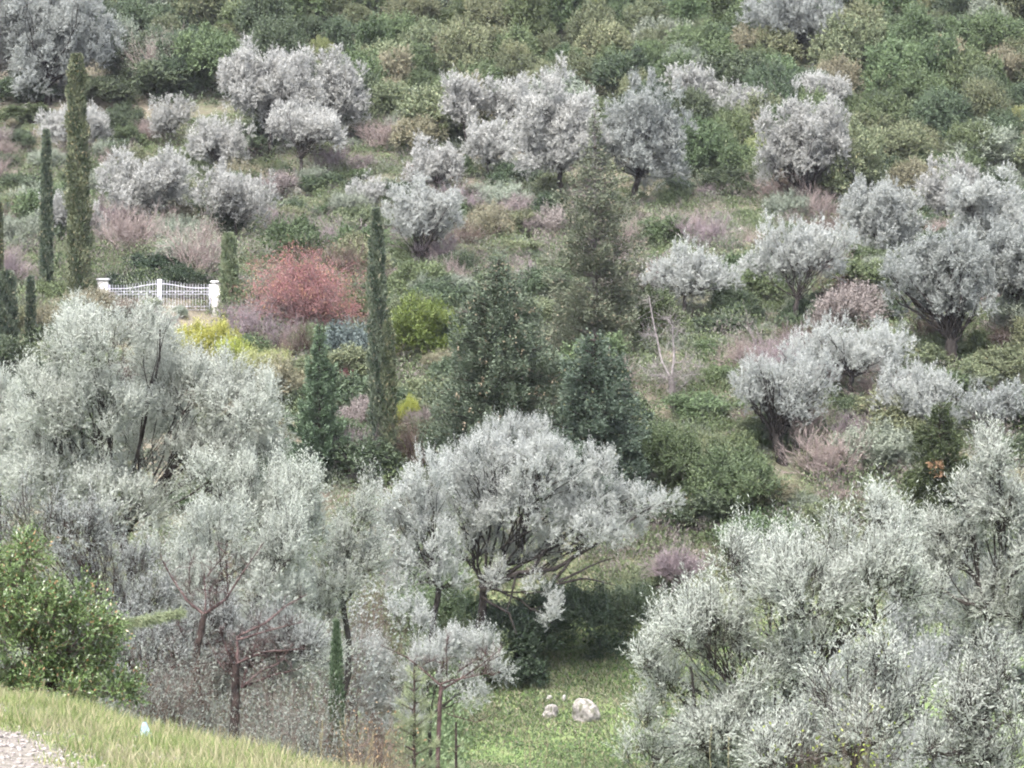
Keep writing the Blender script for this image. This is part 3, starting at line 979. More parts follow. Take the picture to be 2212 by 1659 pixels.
# ------------------------------------------------------------------ olives of the middle and far slope
OL = [
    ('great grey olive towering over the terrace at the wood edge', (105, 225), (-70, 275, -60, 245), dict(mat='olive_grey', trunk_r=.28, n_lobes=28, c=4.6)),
    ('small silver olive at the frame edge beside the great grey olive', (-15, 215), (-60, 32, 70, 200), {}),
    ('silver olive half hidden by the tallest cypress', (170, 345), (92, 240, 235, 335), {}),
    ('slim small silver olive above the gate hillside', (375, 320), (325, 415, 210, 310), dict(c=2.2)),
    ('tall broad silver olive of the twin pair on the upper slope', (585, 340), (475, 695, 95, 325), dict(n_lobes=20)),
    ('second olive of the twin pair with whitish top', (735, 320), (670, 800, 122, 305), {}),
    ('silver olive on a short bare dark trunk over the stony terrace', (645, 408), (578, 750, 228, 350), dict(forkpx=(650, 340), trunk_r=.15)),
    ('round compact silver olive with upright shoots', (470, 395), (408, 540, 260, 372), dict(sprig=.5)),
    ('wide silver olive above the gate', (325, 510), (228, 420, 325, 490), {}),
    ('multi stemmed silver olive with dark thin limbs above the pale young cypress', (510, 520), (428, 590, 365, 500), dict(c=2.5)),
    ('low silver olive hidden behind the tallest cypress trunk', (150, 540), (85, 225, 420, 525), {}),
    ('slender silver olive by the lime topped bush', (1005, 345), (962, 1047, 168, 300), {}),
    ('pale olive peeking behind the lime topped bush', (1100, 330), (1042, 1165, 165, 290), {}),
    ('largest silver olive of the broad central group', (1220, 460), (1095, 1310, 145, 440), dict(n_lobes=21, trunk_r=.2)),
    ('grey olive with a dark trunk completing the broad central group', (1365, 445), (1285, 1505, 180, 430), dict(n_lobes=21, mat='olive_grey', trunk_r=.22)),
    ('small olive with thin trunk in front of the broad central group', (1052, 400), (1010, 1108, 265, 390), {}),
    ('loose silver olive on the mid slope with sparse crown', (940, 455), (878, 1000, 310, 440), dict(c=2.2)),
    ('bright silver olive on a leaning dark trunk', (918, 600), (838, 990, 390, 560), dict(forkpx=(905, 553), trunk_r=.16, n_lobes=19)),
    ('thin wispy silver olive beside the tall dark cypress top', (785, 480), (738, 832, 388, 465), dict(c=1.9)),
    ('round silver olive below the upper wood', (1500, 275), (1435, 1560, 150, 258), {}),
    ('wide silver olive in the upper row under the wood', (1640, 300), (1555, 1732, 182, 280), {}),
    ('hazy silver olive at the end of the upper row', (1770, 270), (1705, 1835, 168, 245), {}),
    ('lone round pale olive with a short thick trunk', (1735, 478), (1635, 1855, 222, 440), dict(forkpx=(1733, 430), trunk_r=.22, n_lobes=21, c=3.4)),
    ('big grey olive alone inside the upper wood', (1710, 140), (1598, 1815, -15, 118), dict(mat='olive_grey', n_lobes=20)),
    ('first olive of the silver grove beside the dark conifers', (1905, 600), (1825, 1992, 388, 585), dict(n_lobes=19)),
    ('far olive rising behind the silver grove', (2040, 500), (1985, 2110, 358, 480), {}),
    ('wide olive at the top of the silver grove', (2140, 590), (2040, 2240, 378, 570), dict(n_lobes=19)),
    ('open crowned silver olive with dark forked limbs on the terrace', (1722, 722), (1605, 1850, 470, 650), dict(c=2.3, forkpx=(1722, 640), trunk_r=.13, nb=90)),
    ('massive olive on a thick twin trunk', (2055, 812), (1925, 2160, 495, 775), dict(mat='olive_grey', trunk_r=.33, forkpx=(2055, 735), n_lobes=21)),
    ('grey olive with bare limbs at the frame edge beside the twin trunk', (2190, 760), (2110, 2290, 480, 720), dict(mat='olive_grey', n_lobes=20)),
    ('sparse silver olive with crooked bare limbs behind the dead tree', (1468, 700), (1385, 1600, 540, 672), dict(c=2.2, nb=110)),
    ('drooping silver olive with upright whips along its top', (1835, 885), (1690, 1985, 700, 850), dict(sprig=.6, n_lobes=12, c=2., forkpx=(1840, 810))),
    ('gnarled silver olive on a thick leaning dark trunk', (1695, 1000), (1552, 1822, 752, 945), dict(c=1.6, forkpx=(1672, 945), trunk_r=.2, nb=100, sprig=.5)),
    ('pale silver olive leaning behind the fir', (1975, 965), (1880, 2062, 800, 965), dict(c=2.5, nb=80)),
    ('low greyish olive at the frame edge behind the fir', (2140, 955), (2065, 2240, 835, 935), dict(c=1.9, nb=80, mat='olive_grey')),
]
for i, (lb, bp, bx, kw) in enumerate(OL):
    mt = kw.pop('mat', 'olive_far' if bp[1] < 560 else 'olive')
    olive(lb, 300 + i, basepx=bp, box=bx, mat=mt, **kw)


# ------------------------------------------------------------------ near olives, lobes read off the photograph
olive('tall olive with a double peaked crown below the gate', 1, D=44, px=[
    (170, 695, 60, 55), (200, 760, 105, 90), (340, 715, 62, 60), (345, 790, 85, 80), (420, 850, 110, 80), (495, 830, 70, 55), (545, 890, 95, 80), (590, 950, 60, 70),
    (95, 880, 80, 90), (200, 890, 125, 100), (55, 980, 80, 90), (130, 1030, 120, 100), (320, 960, 130, 110), (455, 990, 110, 80), (250, 1090, 140, 90), (560, 1000, 70, 60)],
    mat='olive_near', c=4.4, trunk_r=.10, forkpx=(262, 1150), nb=150, twigs=2500, group='near olive trees',
    limbs=[([(262, 1150), (275, 1070), (302, 960), (322, 870), (345, 780), (345, 700)], .036, .012), ([(262, 1150), (200, 1080), (180, 960), (165, 850), (175, 720)], .03, .01),
           ([(262, 1130), (350, 1040), (430, 950), (520, 880)], .045, .015), ([(240, 1200), (150, 1100), (80, 1010), (60, 930)], .045, .015)])
olive('bright olive at the frame edge beside the double peaked olive', 2, D=50, px=[(5, 840, 55, 45), (-30, 900, 70, 70), (25, 930, 50, 60), (-10, 990, 70, 60)],
      mat='olive_near', c=4.6, trunk_r=.09, nb=40, group='near olive trees')
olive('flat topped olive with spiky shoots below the narrow young conifer', 3, D=43, px=[
    (450, 1040, 75, 55), (540, 1045, 105, 60), (640, 1085, 80, 70), (570, 1120, 120, 60), (690, 1150, 60, 60), (480, 1120, 80, 60)],
    mat='olive_near', c=4.6, sprig=.6, trunk_r=.08, nb=70, twigs=900, group='near olive trees')
olive('pale olive crest in front of the flat topped olive', 4, D=40, px=[
    (450, 1150, 95, 60), (470, 1210, 110, 60), (370, 1230, 100, 65), (610, 1200, 85, 60), (640, 1160, 50, 40), (560, 1270, 120, 55), (440, 1280, 100, 50), (400, 1350, 100, 55), (590, 1360, 110, 60), (280, 1330, 80, 60), (680, 1410, 90, 60)],
    mat='olive_near', c=4.2, sprig=.5, trunk_r=.08, nb=90, twigs=1500, group='near olive trees')
olive('slim olive with whippy upright shoots beside the central olive', 5, D=45, px=[
    (775, 1100, 45, 60), (755, 1160, 65, 60), (720, 1250, 85, 70), (790, 1220, 45, 60), (660, 1310, 90, 50)],
    mat='olive_near', c=3.8, sprig=.6, trunk_r=.07, nb=70, twigs=900, group='near olive trees')
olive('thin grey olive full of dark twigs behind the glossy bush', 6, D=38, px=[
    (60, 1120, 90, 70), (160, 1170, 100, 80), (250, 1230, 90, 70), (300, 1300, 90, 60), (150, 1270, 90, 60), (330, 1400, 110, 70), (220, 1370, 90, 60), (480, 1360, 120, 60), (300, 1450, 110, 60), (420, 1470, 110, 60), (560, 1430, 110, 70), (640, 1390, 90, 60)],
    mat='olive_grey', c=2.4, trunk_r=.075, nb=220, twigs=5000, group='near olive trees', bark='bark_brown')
olive('broad central olive with a bright peaked top and bare lower limbs', 7, D=78, px=[
    (1100, 945, 70, 48), (1155, 955, 55, 48), (1050, 1000, 95, 55), (1175, 1015, 105, 65), (990, 1030, 70, 50), (1300, 1005, 45, 42), (1270, 1075, 85, 55), (1375, 1085, 75, 38),
    (1440, 1085, 45, 26), (1030, 1090, 120, 75), (1140, 1100, 120, 75), (1010, 1180, 95, 70), (1260, 1150, 110, 48), (1150, 1185, 70, 45), (1340, 1140, 70, 35),
    (1070, 1245, 40, 28, -1.2), (1160, 1265, 42, 36, -1.5), (1195, 1330, 24, 55, -1.6)],
    mat='olive', c=3.4, trunk_r=.2, base_u=1035, forkpx=(1045, 1265), nb=160, twigs=700, group='near olive trees', sprig=.35,
    limbs=[([(1040, 1275, -1), (1120, 1237, -1.2), (1205, 1228, -1.2)], .11, .05), ([(1190, 1232, -1.2), (1290, 1175, -1), (1400, 1100, 0), (1440, 1085, 0)], .06, .02),
           ([(1200, 1250, -1.4), (1260, 1180, -1.4), (1340, 1110, -.8)], .05, .015), ([(1200, 1262, -1.4), (1260, 1250, -1.4), (1330, 1265, -1.4)], .04, .01),
           ([(1205, 1255, -1.4), (1270, 1225, -1.4), (1330, 1205, -1.4)], .04, .01), ([(1040, 1290, -1), (1100, 1325, -1.3), (1116, 1370, -1.3)], .05, .015),
           ([(1115, 1240, -1.2), (1095, 1320, -1.2)], .035, .02), ([(1150, 1232, -1.2), (1175, 1190, -1), (1250, 1110, 0)], .05, .02)])
olive('grey olive joining the flank of the broad central olive', 8, D=76, px=[
    (925, 1035, 70, 55), (865, 1085, 60, 50), (910, 1110, 80, 60), (850, 1160, 60, 60), (930, 1190, 80, 70), (870, 1250, 70, 60), (960, 1260, 60, 50)],
    mat='olive', c=3.2, trunk_r=.12, forkpx=(950, 1260), nb=90, twigs=500, group='near olive trees', sprig=.35)
olive('small low silver olive at the edge of the meadow', 9, D=58, px=[
    (890, 1340, 55, 45), (960, 1400, 65, 42), (1050, 1415, 50, 35), (1080, 1440, 35, 35), (920, 1450, 65, 55), (800, 1440, 55, 45), (1020, 1490, 45, 45), (790, 1520, 60, 50), (870, 1550, 60, 50)],
    mat='olive', c=5.5, trunk_r=.06, nb=60, sprig=.6, twigs=500, group='near olive trees')
olive('largest near olive with silver white crown above the meadow', 10, D=31, px=[
    (1745, 1130, 52, 50), (1890, 1105, 70, 48), (1825, 1175, 110, 75), (1950, 1170, 60, 60), (1575, 1210, 62, 45), (1650, 1245, 95, 75), (1500, 1275, 45, 38), (1430, 1370, 62, 45), (1520, 1370, 110, 70),
    (1750, 1290, 130, 90), (1900, 1260, 110, 95), (1395, 1435, 38, 50), (1450, 1500, 75, 75), (1600, 1470, 120, 85), (1385, 1555, 40, 50), (1740, 1420, 100, 70), (1480, 1600, 90, 60), (1570, 1580, 110, 70), (1670, 1630, 100, 60), (1400, 1640, 80, 55), (1560, 1660, 120, 50)],
    mat='olive_near', c=4.6, trunk_r=.085, base_u=1640, forkpx=(1655, 1610), nb=200, twigs=4500, group='near olive trees',
    limbs=[([(1800, 1545, -.3), (1740, 1485, -.3), (1665, 1420, -.3), (1610, 1400, -.3)], .06, .03), ([(1745, 1450, -.3), (1736, 1350, -.3), (1730, 1240, 0)], .035, .012),
           ([(1530, 1640, -.3), (1500, 1530, -.3), (1492, 1440, -.3)], .035, .012), ([(1660, 1590, -.3), (1620, 1520, -.3), (1600, 1470, 0)], .035, .015), ([(1880, 1380, -.2), (1800, 1300, -.2), (1770, 1240, 0)], .03, .012),
           ([(1890, 1340, -.2), (1885, 1270, -.2), (1905, 1180, 0)], .03, .012)])
olive('olive with a pointed silver spire at the frame edge below the fir', 11, D=33, px=[
    (2150, 1000, 45, 50), (2090, 1075, 65, 52), (2170, 1085, 70, 80), (2215, 1190, 90, 95), (2065, 1170, 80, 75), (2030, 1260, 80, 70), (2135, 1290, 90, 80), (2230, 1330, 80, 80)],
    mat='olive_near', c=4.6, trunk_r=.085, nb=110, twigs=2000, group='near olive trees', sprig=.4)
olive('low olive branch mass in front of the largest near olive', 12, D=27, px=[
    (1830, 1425, 55, 40), (1905, 1415, 55, 38), (1800, 1500, 80, 55), (1920, 1490, 95, 65), (1760, 1580, 90, 65), (1890, 1590, 120, 65), (1990, 1530, 60, 55), (1700, 1640, 100, 50)],
    mat='olive_near', c=4.2, trunk_r=.07, nb=120, twigs=2500, group='near olive trees')
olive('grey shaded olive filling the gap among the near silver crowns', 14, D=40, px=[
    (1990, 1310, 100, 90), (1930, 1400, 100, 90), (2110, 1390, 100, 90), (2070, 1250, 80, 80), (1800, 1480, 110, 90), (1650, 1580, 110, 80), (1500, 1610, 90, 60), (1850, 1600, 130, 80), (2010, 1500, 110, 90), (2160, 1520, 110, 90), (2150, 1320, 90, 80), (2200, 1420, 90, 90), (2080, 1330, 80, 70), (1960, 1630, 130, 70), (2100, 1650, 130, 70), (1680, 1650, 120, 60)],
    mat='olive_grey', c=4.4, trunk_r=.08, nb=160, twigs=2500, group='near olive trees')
olive('bright olive in the frame corner in front of the pointed olive', 13, D=25.5, px=[
    (2085, 1430, 52, 50), (2150, 1435, 65, 52), (2180, 1520, 90, 75), (2075, 1530, 75, 65), (2150, 1630, 110, 60), (2030, 1620, 70, 50)],
    mat='olive_near', c=4.4, trunk_r=.075, nb=90, twigs=2000, group='near olive trees')


# ------------------------------------------------------------------ conifers
def finish(rng, name, label, cat, base, geo, mat, trunk_pts, trunk_r, bark, br=None, group=None, extra=None):
    root = thing(name, base, label, cat, group)
    B, D, Ln, Wd, tone = geo
    link('crown', leaves(rng, 'crown', B, D, Ln, Wd, tone, M[mat]), root)
    parts = [tube(trunk_pts, trunk_r, 8, rng, .05)]
    link('trunk', mesh('trunk', *join(parts), M[bark], smooth=True), root)
    if br is not None:
        link('branches', mesh('branches', *br, M[bark]), root)
    return root


def cypress(label, seed, basepx, top_v, wpx, mat='cypress', n=16000, group='columnar cypresses', wob_amp=.15, topk=.5, u_top=None):
    """spindle of upright sprays hugging the stem"""
    rng = np.random.default_rng(seed)
    base = hit(*basepx)
    s = base[1] / F
    H = (basepx[1] - top_v) * s
    R = wpx * s * .43
    t = rng.uniform(0, 1, n) ** .9
    prof = np.interp(t, [0, .04, .2, .55, .8, .93, 1], [.6, .9, 1, .9, .74, topk + .15, topk * .6])
    ph = rng.uniform(0, 6.28, 6)
    a = rng.uniform(0, 6.28, n)
    lob = 1 + wob_amp * (np.sin(a * 3 + t * 22 + ph[0]) * .6 + np.sin(a * 2 - t * 41 + ph[1]) * .6 + np.sin(t * 60 + ph[2] + a) * .4)
    rr = R * prof * lob * np.clip(rng.uniform(.45, 1.04, n), 0, 1.02)
    lean = ((u_top or basepx[0]) - basepx[0]) * s
    B = np.stack([np.cos(a) * rr + lean * t, np.sin(a) * rr, t * H], -1)
    D = np.stack([np.cos(a) * .45, np.sin(a) * .45, np.ones(n)], -1) + rng.normal(size=(n, 3)) * .36
    px = base[1] / 2904
    Ln = max(.12, 3.4 * px) * rng.uniform(.6, 1.4, n)
    Wd = max(.04, 1.25 * px) * rng.uniform(.7, 1.3, n)
    tone = np.clip(.5 + .35 * np.sin(a * 3 + t * 22 + ph[0]) + .35 * rng.normal(size=n), 0, 1)
    tp = np.stack([np.linspace(0, lean * .97, 8), np.zeros(8), np.linspace(-.3, H * .97, 8)], -1)
    return finish(rng, 'cypress', label, 'cypress', base, (B, unit(D), Ln, Wd, tone), mat, tp, np.linspace(R * .28, .02, 8), 'bark_brown', group=group)


cypress('tallest cypress, a thick dense column beside the gate pillar', 31, (172, 665), 122, 60, n=26000, u_top=165, topk=.62, wob_amp=.22)
cypress('slimmer cypress column standing near the tallest cypress', 32, (100, 640), 285, 30, mat='cypress_dark', n=11000, topk=.4)
cypress('short slim cypress just beyond the double peaked near olive', 33, (66, 770), 605, 22, mat='cypress_dark', n=6000)
cypress('broad dark cypress at the frame edge', 34, (14, 800), 590, 58, mat='cypress_dark', n=12000)
cypress('faint thin cypress at the frame edge beside the thin cypress', 38, (-2, 640), 440, 18, n=5000)
cypress('pale soft young cypress beside the gate pillar', 35, (495, 685), 508, 44, mat='cypress_pale', n=9000, topk=.6)
cypress('tall dark cypress with a thin ragged tip in the middle of the slope', 36, (822, 1040), 455, 52, mat='cypress_dark', n=20000, topk=.35, wob_amp=.25, u_top=812)
cypress('shorter cypress touching the front of the tall dark cypress', 37, (838, 1045), 700, 42, mat='cypress', n=11000)


def conifer(label, seed, basepx, top_v, wpx, mat, n=26000, prof=None, rise=.35, droop=0., nb=150, L=None, Wd=None, spray=.35, bark='bark_brown', name='conifer', start=.0, D=None, fill=1., cat='conifer', group=None, spiral=False):
    rng = np.random.default_rng(seed)
    base = hit(*basepx) if D is None else on_ground(basepx[0], D)
    dd = base[1]
    s = dd / F
    zt = (V0 - top_v) * s - base[2]
    R = wpx * s * .62
    H = zt
    px = dd / 2904
    L = L or max(.11, 3.2 * px)
    Wd = Wd or max(.035, 1.35 * px)
    px_, py_ = prof or ([0, .1, .4, .75, 1], [.8, 1, .85, .42, .03])
    t = np.sort(start + (1 - start) * rng.uniform(0, 1, nb) ** 1.15) * .985
    if spiral:
        k = int(nb / 5)
        t = np.repeat(np.linspace(start, .97, k), 5)[:nb] + rng.normal(size=k * 5)[:nb] * .006
    a = np.arange(len(t)) * 2.4 + rng.uniform(-.5, .5, len(t))
    ln = R * np.interp(t, px_, py_) * rng.uniform(.6, 1.2, len(t))
    dirs = unit(np.stack([np.cos(a), np.sin(a), np.full(len(t), rise) + rng.normal(size=len(t)) * .12], -1))
    A = np.stack([0 * t, 0 * t, t * H], -1)
    w = ln * (.35 + ln / R) + .02
    bk = rng.choice(len(t), n, p=w / w.sum())
    f = rng.uniform(.12, 1, n) ** .75
    side = unit(np.cross(dirs[bk], np.array([0, 0, 1.])))
    fan = spray * ln[bk] * (1.05 - f) * rng.uniform(-1, 1, n)
    Bp = A[bk] + dirs[bk] * (ln[bk] * f)[:, None] + side * fan[:, None] * fill
    Bp[:, 2] += -droop * ln[bk] * f ** 2 + rng.normal(size=n) * spray * .16 * R
    D_ = dirs[bk] * .7 + side * (np.sign(fan) * .5)[:, None] + rng.normal(size=(n, 3)) * .4
    D_[:, 2] += .25 - droop
    tone = np.clip(.35 * rng.uniform(size=len(t))[bk] + .3 * f + .35 * rng.uniform(size=n), 0, 1)
    tp = np.stack([np.zeros(8), np.zeros(8), np.linspace(-.4, H, 8)], -1)
    tip = A + dirs * (ln * .8)[:, None]
    tip[:, 2] -= droop * ln * .6
    br = prisms(A, tip, np.full(len(t), max(.012, .018 * R)), np.full(len(t), .006), 4)
    return finish(rng, name, label, cat, base, (Bp, unit(D_), L * rng.uniform(.6, 1.3, n), Wd * rng.uniform(.7, 1.3, n), tone), mat, tp,
                  np.linspace(max(.03, .07 * R), .012, 8), bark, br, group)


big = conifer('large pyramidal conifer dotted with brown cones', 41, (1078, 1065), 552, 262, 'conifer', n=120000, nb=330, rise=.32, droop=.12, spray=.42, L=.10, Wd=.046,
              prof=([0, .12, .3, .5, .62, .8, .92, 1], [.92, 1, .95, .82, .66, .44, .22, .04]))
conifer('bluish dark conifer beside the large cone bearing one', 42, (1285, 1110), 718, 205, 'conifer_blue', n=60000, nb=210, rise=.3, droop=.15, spray=.45, L=.11, Wd=.045,
        prof=([0, .1, .35, .6, .8, .92, 1], [.95, 1, 1, .8, .52, .28, .05]))
# brown cone clusters towards the branch ends of the large one
rng = np.random.default_rng(44)
nc = 80
t = rng.uniform(.2, .97, nc)
a = rng.uniform(0, 6.28, nc)
Rb = 262 * big.location[1] / F * .62 * np.interp(t, [0, .12, .3, .5, .62, .8, .92, 1], [.92, 1, .95, .82, .66, .44, .22, .04]) * rng.uniform(.8, .98, nc)
zz = t * ((V0 - 552) * big.location[1] / F - big.location[2]) + .22 * Rb
B = np.repeat(np.stack([np.cos(a) * Rb, np.sin(a) * Rb, zz], -1), 9, 0) + rng.normal(size=(nc * 9, 3)) * .06
link('cones', leaves(rng, 'cones', B, unit(rng.normal(size=B.shape)), .07 * rng.uniform(.7, 1.2, nc * 9), .05 * np.ones(nc * 9), rng.uniform(0, 1, nc * 9), M['cone']), big)
conifer('tall thin airy conifer with a bare pale leader', 43, (1285, 790), 238, 210, 'conifer_thin', n=44000, nb=190, rise=.3, droop=.1, spray=.42, bark='bark_pale',
        prof=([0, .1, .35, .6, .75, .85, 1], [1, 1, .85, .7, .42, .14, .04]))
conifer('narrow feathery green young conifer', 44, (690, 1050), 700, 140, 'conifer_fresh', n=26000, nb=170, rise=.7, droop=.05, spray=.35,
        prof=([0, .15, .5, .8, 1], [.95, 1, .62, .28, .03]))
fir = conifer('dark stubby fir with a rusty dead tuft', 45, (2030, 1190), 870, 150, 'fir', n=34000, nb=140, rise=.15, droop=.1, spray=.4, name='fir_tree', cat='fir',
              prof=([0, .15, .5, .8, .95, 1], [1, 1, .8, .5, .28, .1]), spiral=True)
# the rusty tuft on the fir
rng = np.random.default_rng(46)
fp = P(2025, 1015, fir.location[1] - .75) - np.array(fir.location)
g = crown(rng, [(fp[0], fp[1], fp[2], .2, .2, .14)], 420, .1, .035, shoot=.15, puff=.12)
link('dead_tuft', leaves(rng, 'dead_tuft', g['B'], g['D'], g['L'], g['W'], g['tone'], M['dead_leaf']), fir)

conifer('young wispy pine in front of the meadow', 47, (895, 1700), 1435, 150, 'pine', n=9000, nb=45, rise=.55, spray=.3, D=33, L=.075, Wd=.006, name='young_pine', cat='pine',
        prof=([0, .1, .4, .7, 1], [.7, 1, .8, .5, .08]), group='young pines at the meadow edge')
conifer('thinner young pine beside the bare sapling', 48, (985, 1700), 1560, 90, 'pine', n=4000, nb=30, rise=.55, spray=.3, D=34, L=.075, Wd=.006, name='young_pine', cat='pine',
        prof=([0, .1, .4, .7, 1], [.7, 1, .8, .5, .08]), group='young pines at the meadow edge')
conifer('thin young pine behind the bramble', 49, (770, 1700), 1540, 80, 'pine', n=4000, nb=30, rise=.55, spray=.3, D=35, L=.075, Wd=.006, name='young_pine', cat='pine',
        prof=([0, .1, .4, .7, 1], [.7, 1, .8, .5, .08]), group='young pines at the meadow edge')


def small_cypress():
    rng = np.random.default_rng(51)
    base = on_ground(727, 34.5)
    zt = (V0 - 1345) * 34.5 / F - base[2]
    n = 9000
    t = rng.uniform(0, 1, n)
    a = rng.uniform(0, 6.28, n)
    prof = np.interp(t, [0, .15, .5, .85, 1], [.8, 1, .9, .6, .1]) * .1
    rr = prof * rng.uniform(.4, 1.05, n)
    B = np.stack([np.cos(a) * rr, np.sin(a) * rr, t * zt], -1)
    D = np.stack([np.cos(a) * .4, np.sin(a) * .4, np.ones(n)], -1) + rng.normal(size=(n, 3)) * .25
    tp = np.stack([np.zeros(6), np.zeros(6), np.linspace(-.2, zt * .97, 6)], -1)
    finish(rng, 'cypress', 'slender young cypress rising from the brambles near the bank', 'cypress', base, (B, unit(D), .06 * rng.uniform(.6, 1.3, n), .014 * rng.uniform(.7, 1.3, n),
           rng.uniform(0, 1, n)), 'conifer_fresh', tp, np.linspace(.025, .006, 6), 'bark_brown')


small_cypress()

# pine sapling behind the glossy bush, its long branch reaching out of it
rng = np.random.default_rng(52)
base = on_ground(200, 29)
root = thing('pine_sapling', base, 'pine sapling stretching one long needled branch out of the glossy bush', 'pine')
q0, q1 = P(205, 1352, 29) - base, P(392, 1322, 28.8) - base
bp = bend(q0, q1, 9, rng, .03)
st = bend(np.array([0, 0, -.2]), q0 + np.array([0, 0, .5]), 7, rng, .05)
link('trunk', mesh('trunk', *tube(st, np.linspace(.035, .012, 7)), M['bark_brown'], smooth=True), root)
link('branches', mesh('branches', *tube(bp, np.linspace(.014, .004, 9)), M['bark_brown']), root)
n = 5000
t = rng.uniform(0, 1, n)
B = q0 + (q1 - q0) * t[:, None] + rng.normal(size=(n, 3)) * .012
B[:, 2] -= np.abs(rng.normal(size=n)) * .045 * (1.15 - t)
D = unit((q1 - q0)[None]) * .8 + rng.normal(size=(n, 3)) * .45
D[:, 2] -= .25
link('crown', leaves(rng, 'crown', B, unit(D), .07 * rng.uniform(.6, 1.3, n), .006 * np.ones(n), rng.uniform(0, 1, n), M['pine']), root)


# ------------------------------------------------------------------ bare and twiggy plants
def twigs(rng, base, W, H, stems=9, levels=4, r0=.02, spread=.8, up=.5, kids=3, bendy=.3, first=None):
    """a branching cloud of twigs inside W x H; returns prism geometry and the tips"""
    A = np.repeat(np.asarray(base, float)[None], stems, 0) + rng.normal(size=(stems, 3)) * np.array([W * .05, W * .05, 0])
    if first is None:
        a = rng.uniform(0, 6.28, stems)
        el = rng.uniform(.15, 1, stems)
        D = unit(np.stack([np.cos(a) * el * W / H, np.sin(a) * el * W / H, np.ones(stems)], -1))
    else:
        D = first
    L = H / levels * 1.35 * rng.uniform(.7, 1.1, stems)
    r = np.full(stems, r0)
    out = []
    for lv in range(levels):
        m = A + D * (L * .5)[:, None] + rng.normal(size=A.shape) * (L * .06)[:, None]
        B = A + D * L[:, None] + rng.normal(size=A.shape) * (L * .08)[:, None]
        out.append(prisms(A, m, r, r * .85))
        out.append(prisms(m, B, r * .85, r * .65))
        if lv == levels - 1:
            break
        k = kids
        st = rng.uniform(.35, 1, (len(A), k, 1))
        A2 = A[:, None] + (B - A)[:, None] * st
        D2 = D[:, None] + rng.normal(size=(len(A), k, 3)) * spread * .6
        D2[..., 2] += up * .4
        A, D = A2.reshape(-1, 3), unit(D2.reshape(-1, 3))
        L = np.repeat(L, k) * rng.uniform(.55, .95, len(A))
        r = np.repeat(r, k) * .58
        r = np.maximum(r, r0 * .12)
    return out, B, D


def twig_shrub(name, label, seed, basepx, w, h, tw, leaf=None, n=3000, stems=14, levels=5, D=None, r0=None, cat='shrub', kids=3, group=None, lL=None):
    rng = np.random.default_rng(seed)
    base = hit(*basepx) if D is None else on_ground(basepx[0], D)
    s = base[1] / F
    H = h * s if D is None else (V0 - (basepx[1] - h)) * s - base[2]
    px = base[1] / 2904
    parts, tips, td = twigs(rng, (0, 0, -.05), w * s, H, stems, levels, r0 or max(.012, .5 * px), kids=kids)
    V, Q = join(parts)
    root = thing(name, base, label, cat, group)
    kx = w * s * .5 / np.percentile(np.abs(V[:, 0]), 95)
    kz = H / np.percentile(V[:, 2], 98)
    V = V * np.array([kx, kx, kz])
    link('stems', mesh('stems', V, Q, M[tw]), root)
    if leaf:
        tips = tips * np.array([kx, kx, kz])
        i = rng.integers(0, len(tips), n)
        B = tips[i] + rng.normal(size=(n, 3)) * .035 * w * s
        Dd = unit(td[i] + rng.normal(size=(n, 3)) * .8)
        L = lL or max(.06, 1.9 * px)
        link('leaves', leaves(rng, 'leaves', B, Dd, L * rng.uniform(.6, 1.3, n), L * .45 * rng.uniform(.7, 1.3, n), rng.uniform(0, 1, n), M[leaf]), root)
    return root


TWIGGY = []
for i in range(3):
    r = np.random.default_rng(170 + i)
    pr, _, _ = twigs(r, (0, 0, 0), 1, 1, 22, 5, .008, spread=.7, kids=3)
    V, Q = join(pr)
    V = V * np.array([.5 / np.percentile(np.abs(V[:, 0]), 95), .5 / np.percentile(np.abs(V[:, 1]), 95), 1 / np.percentile(V[:, 2], 97)])
    TWIGGY.append(mesh('bare_heath', V, Q, M['twig_mauve']))
rng = np.random.default_rng(171)
pl3 = []
tries = 0
while len(pl3) < 95 and tries < 60000:
    tries += 1
    yb = rng.uniform(86, 150)
    xb = rng.uniform(-.19, .19) * yb
    zb_ = float(ground(xb, yb))
    u, v = U0 + xb * F / yb, V0 - zb_ * F / yb
    if v < wood_edge(u) - 10 or v > 1080 or (200 < u < 500 and 600 < v < 800) or not clear_of_trunks(xb, yb) or (wob(xb, yb, 7, 2.9) < -.1 and rng.uniform() < .7):
        continue
    sz = rng.uniform(.9, 2.1)
    if any((xb - q[0]) ** 2 + (yb - q[1]) ** 2 < (.3 * (sz + q[2])) ** 2 for q in pl3):
        continue
    pl3.append((xb, yb, sz))
    mt, lb = (('twig_mauve', 'bare mauve twiggy heath on the open mid slope'), ('twig', 'bare grey twiggy heath on the open mid slope'), ('twig_brown', 'bare brown twiggy heath on the open mid slope'))[int(rng.choice(3, p=[.15, .5, .35]))]
    bush('bare_heath', TWIGGY[int(rng.integers(3))], mt, np.array([xb, yb, zb_]), sz * 1.1, sz * rng.uniform(.7, 1.0), 5000 + len(pl3), lb, 'bush', lb.replace('heath on', 'heaths on'))

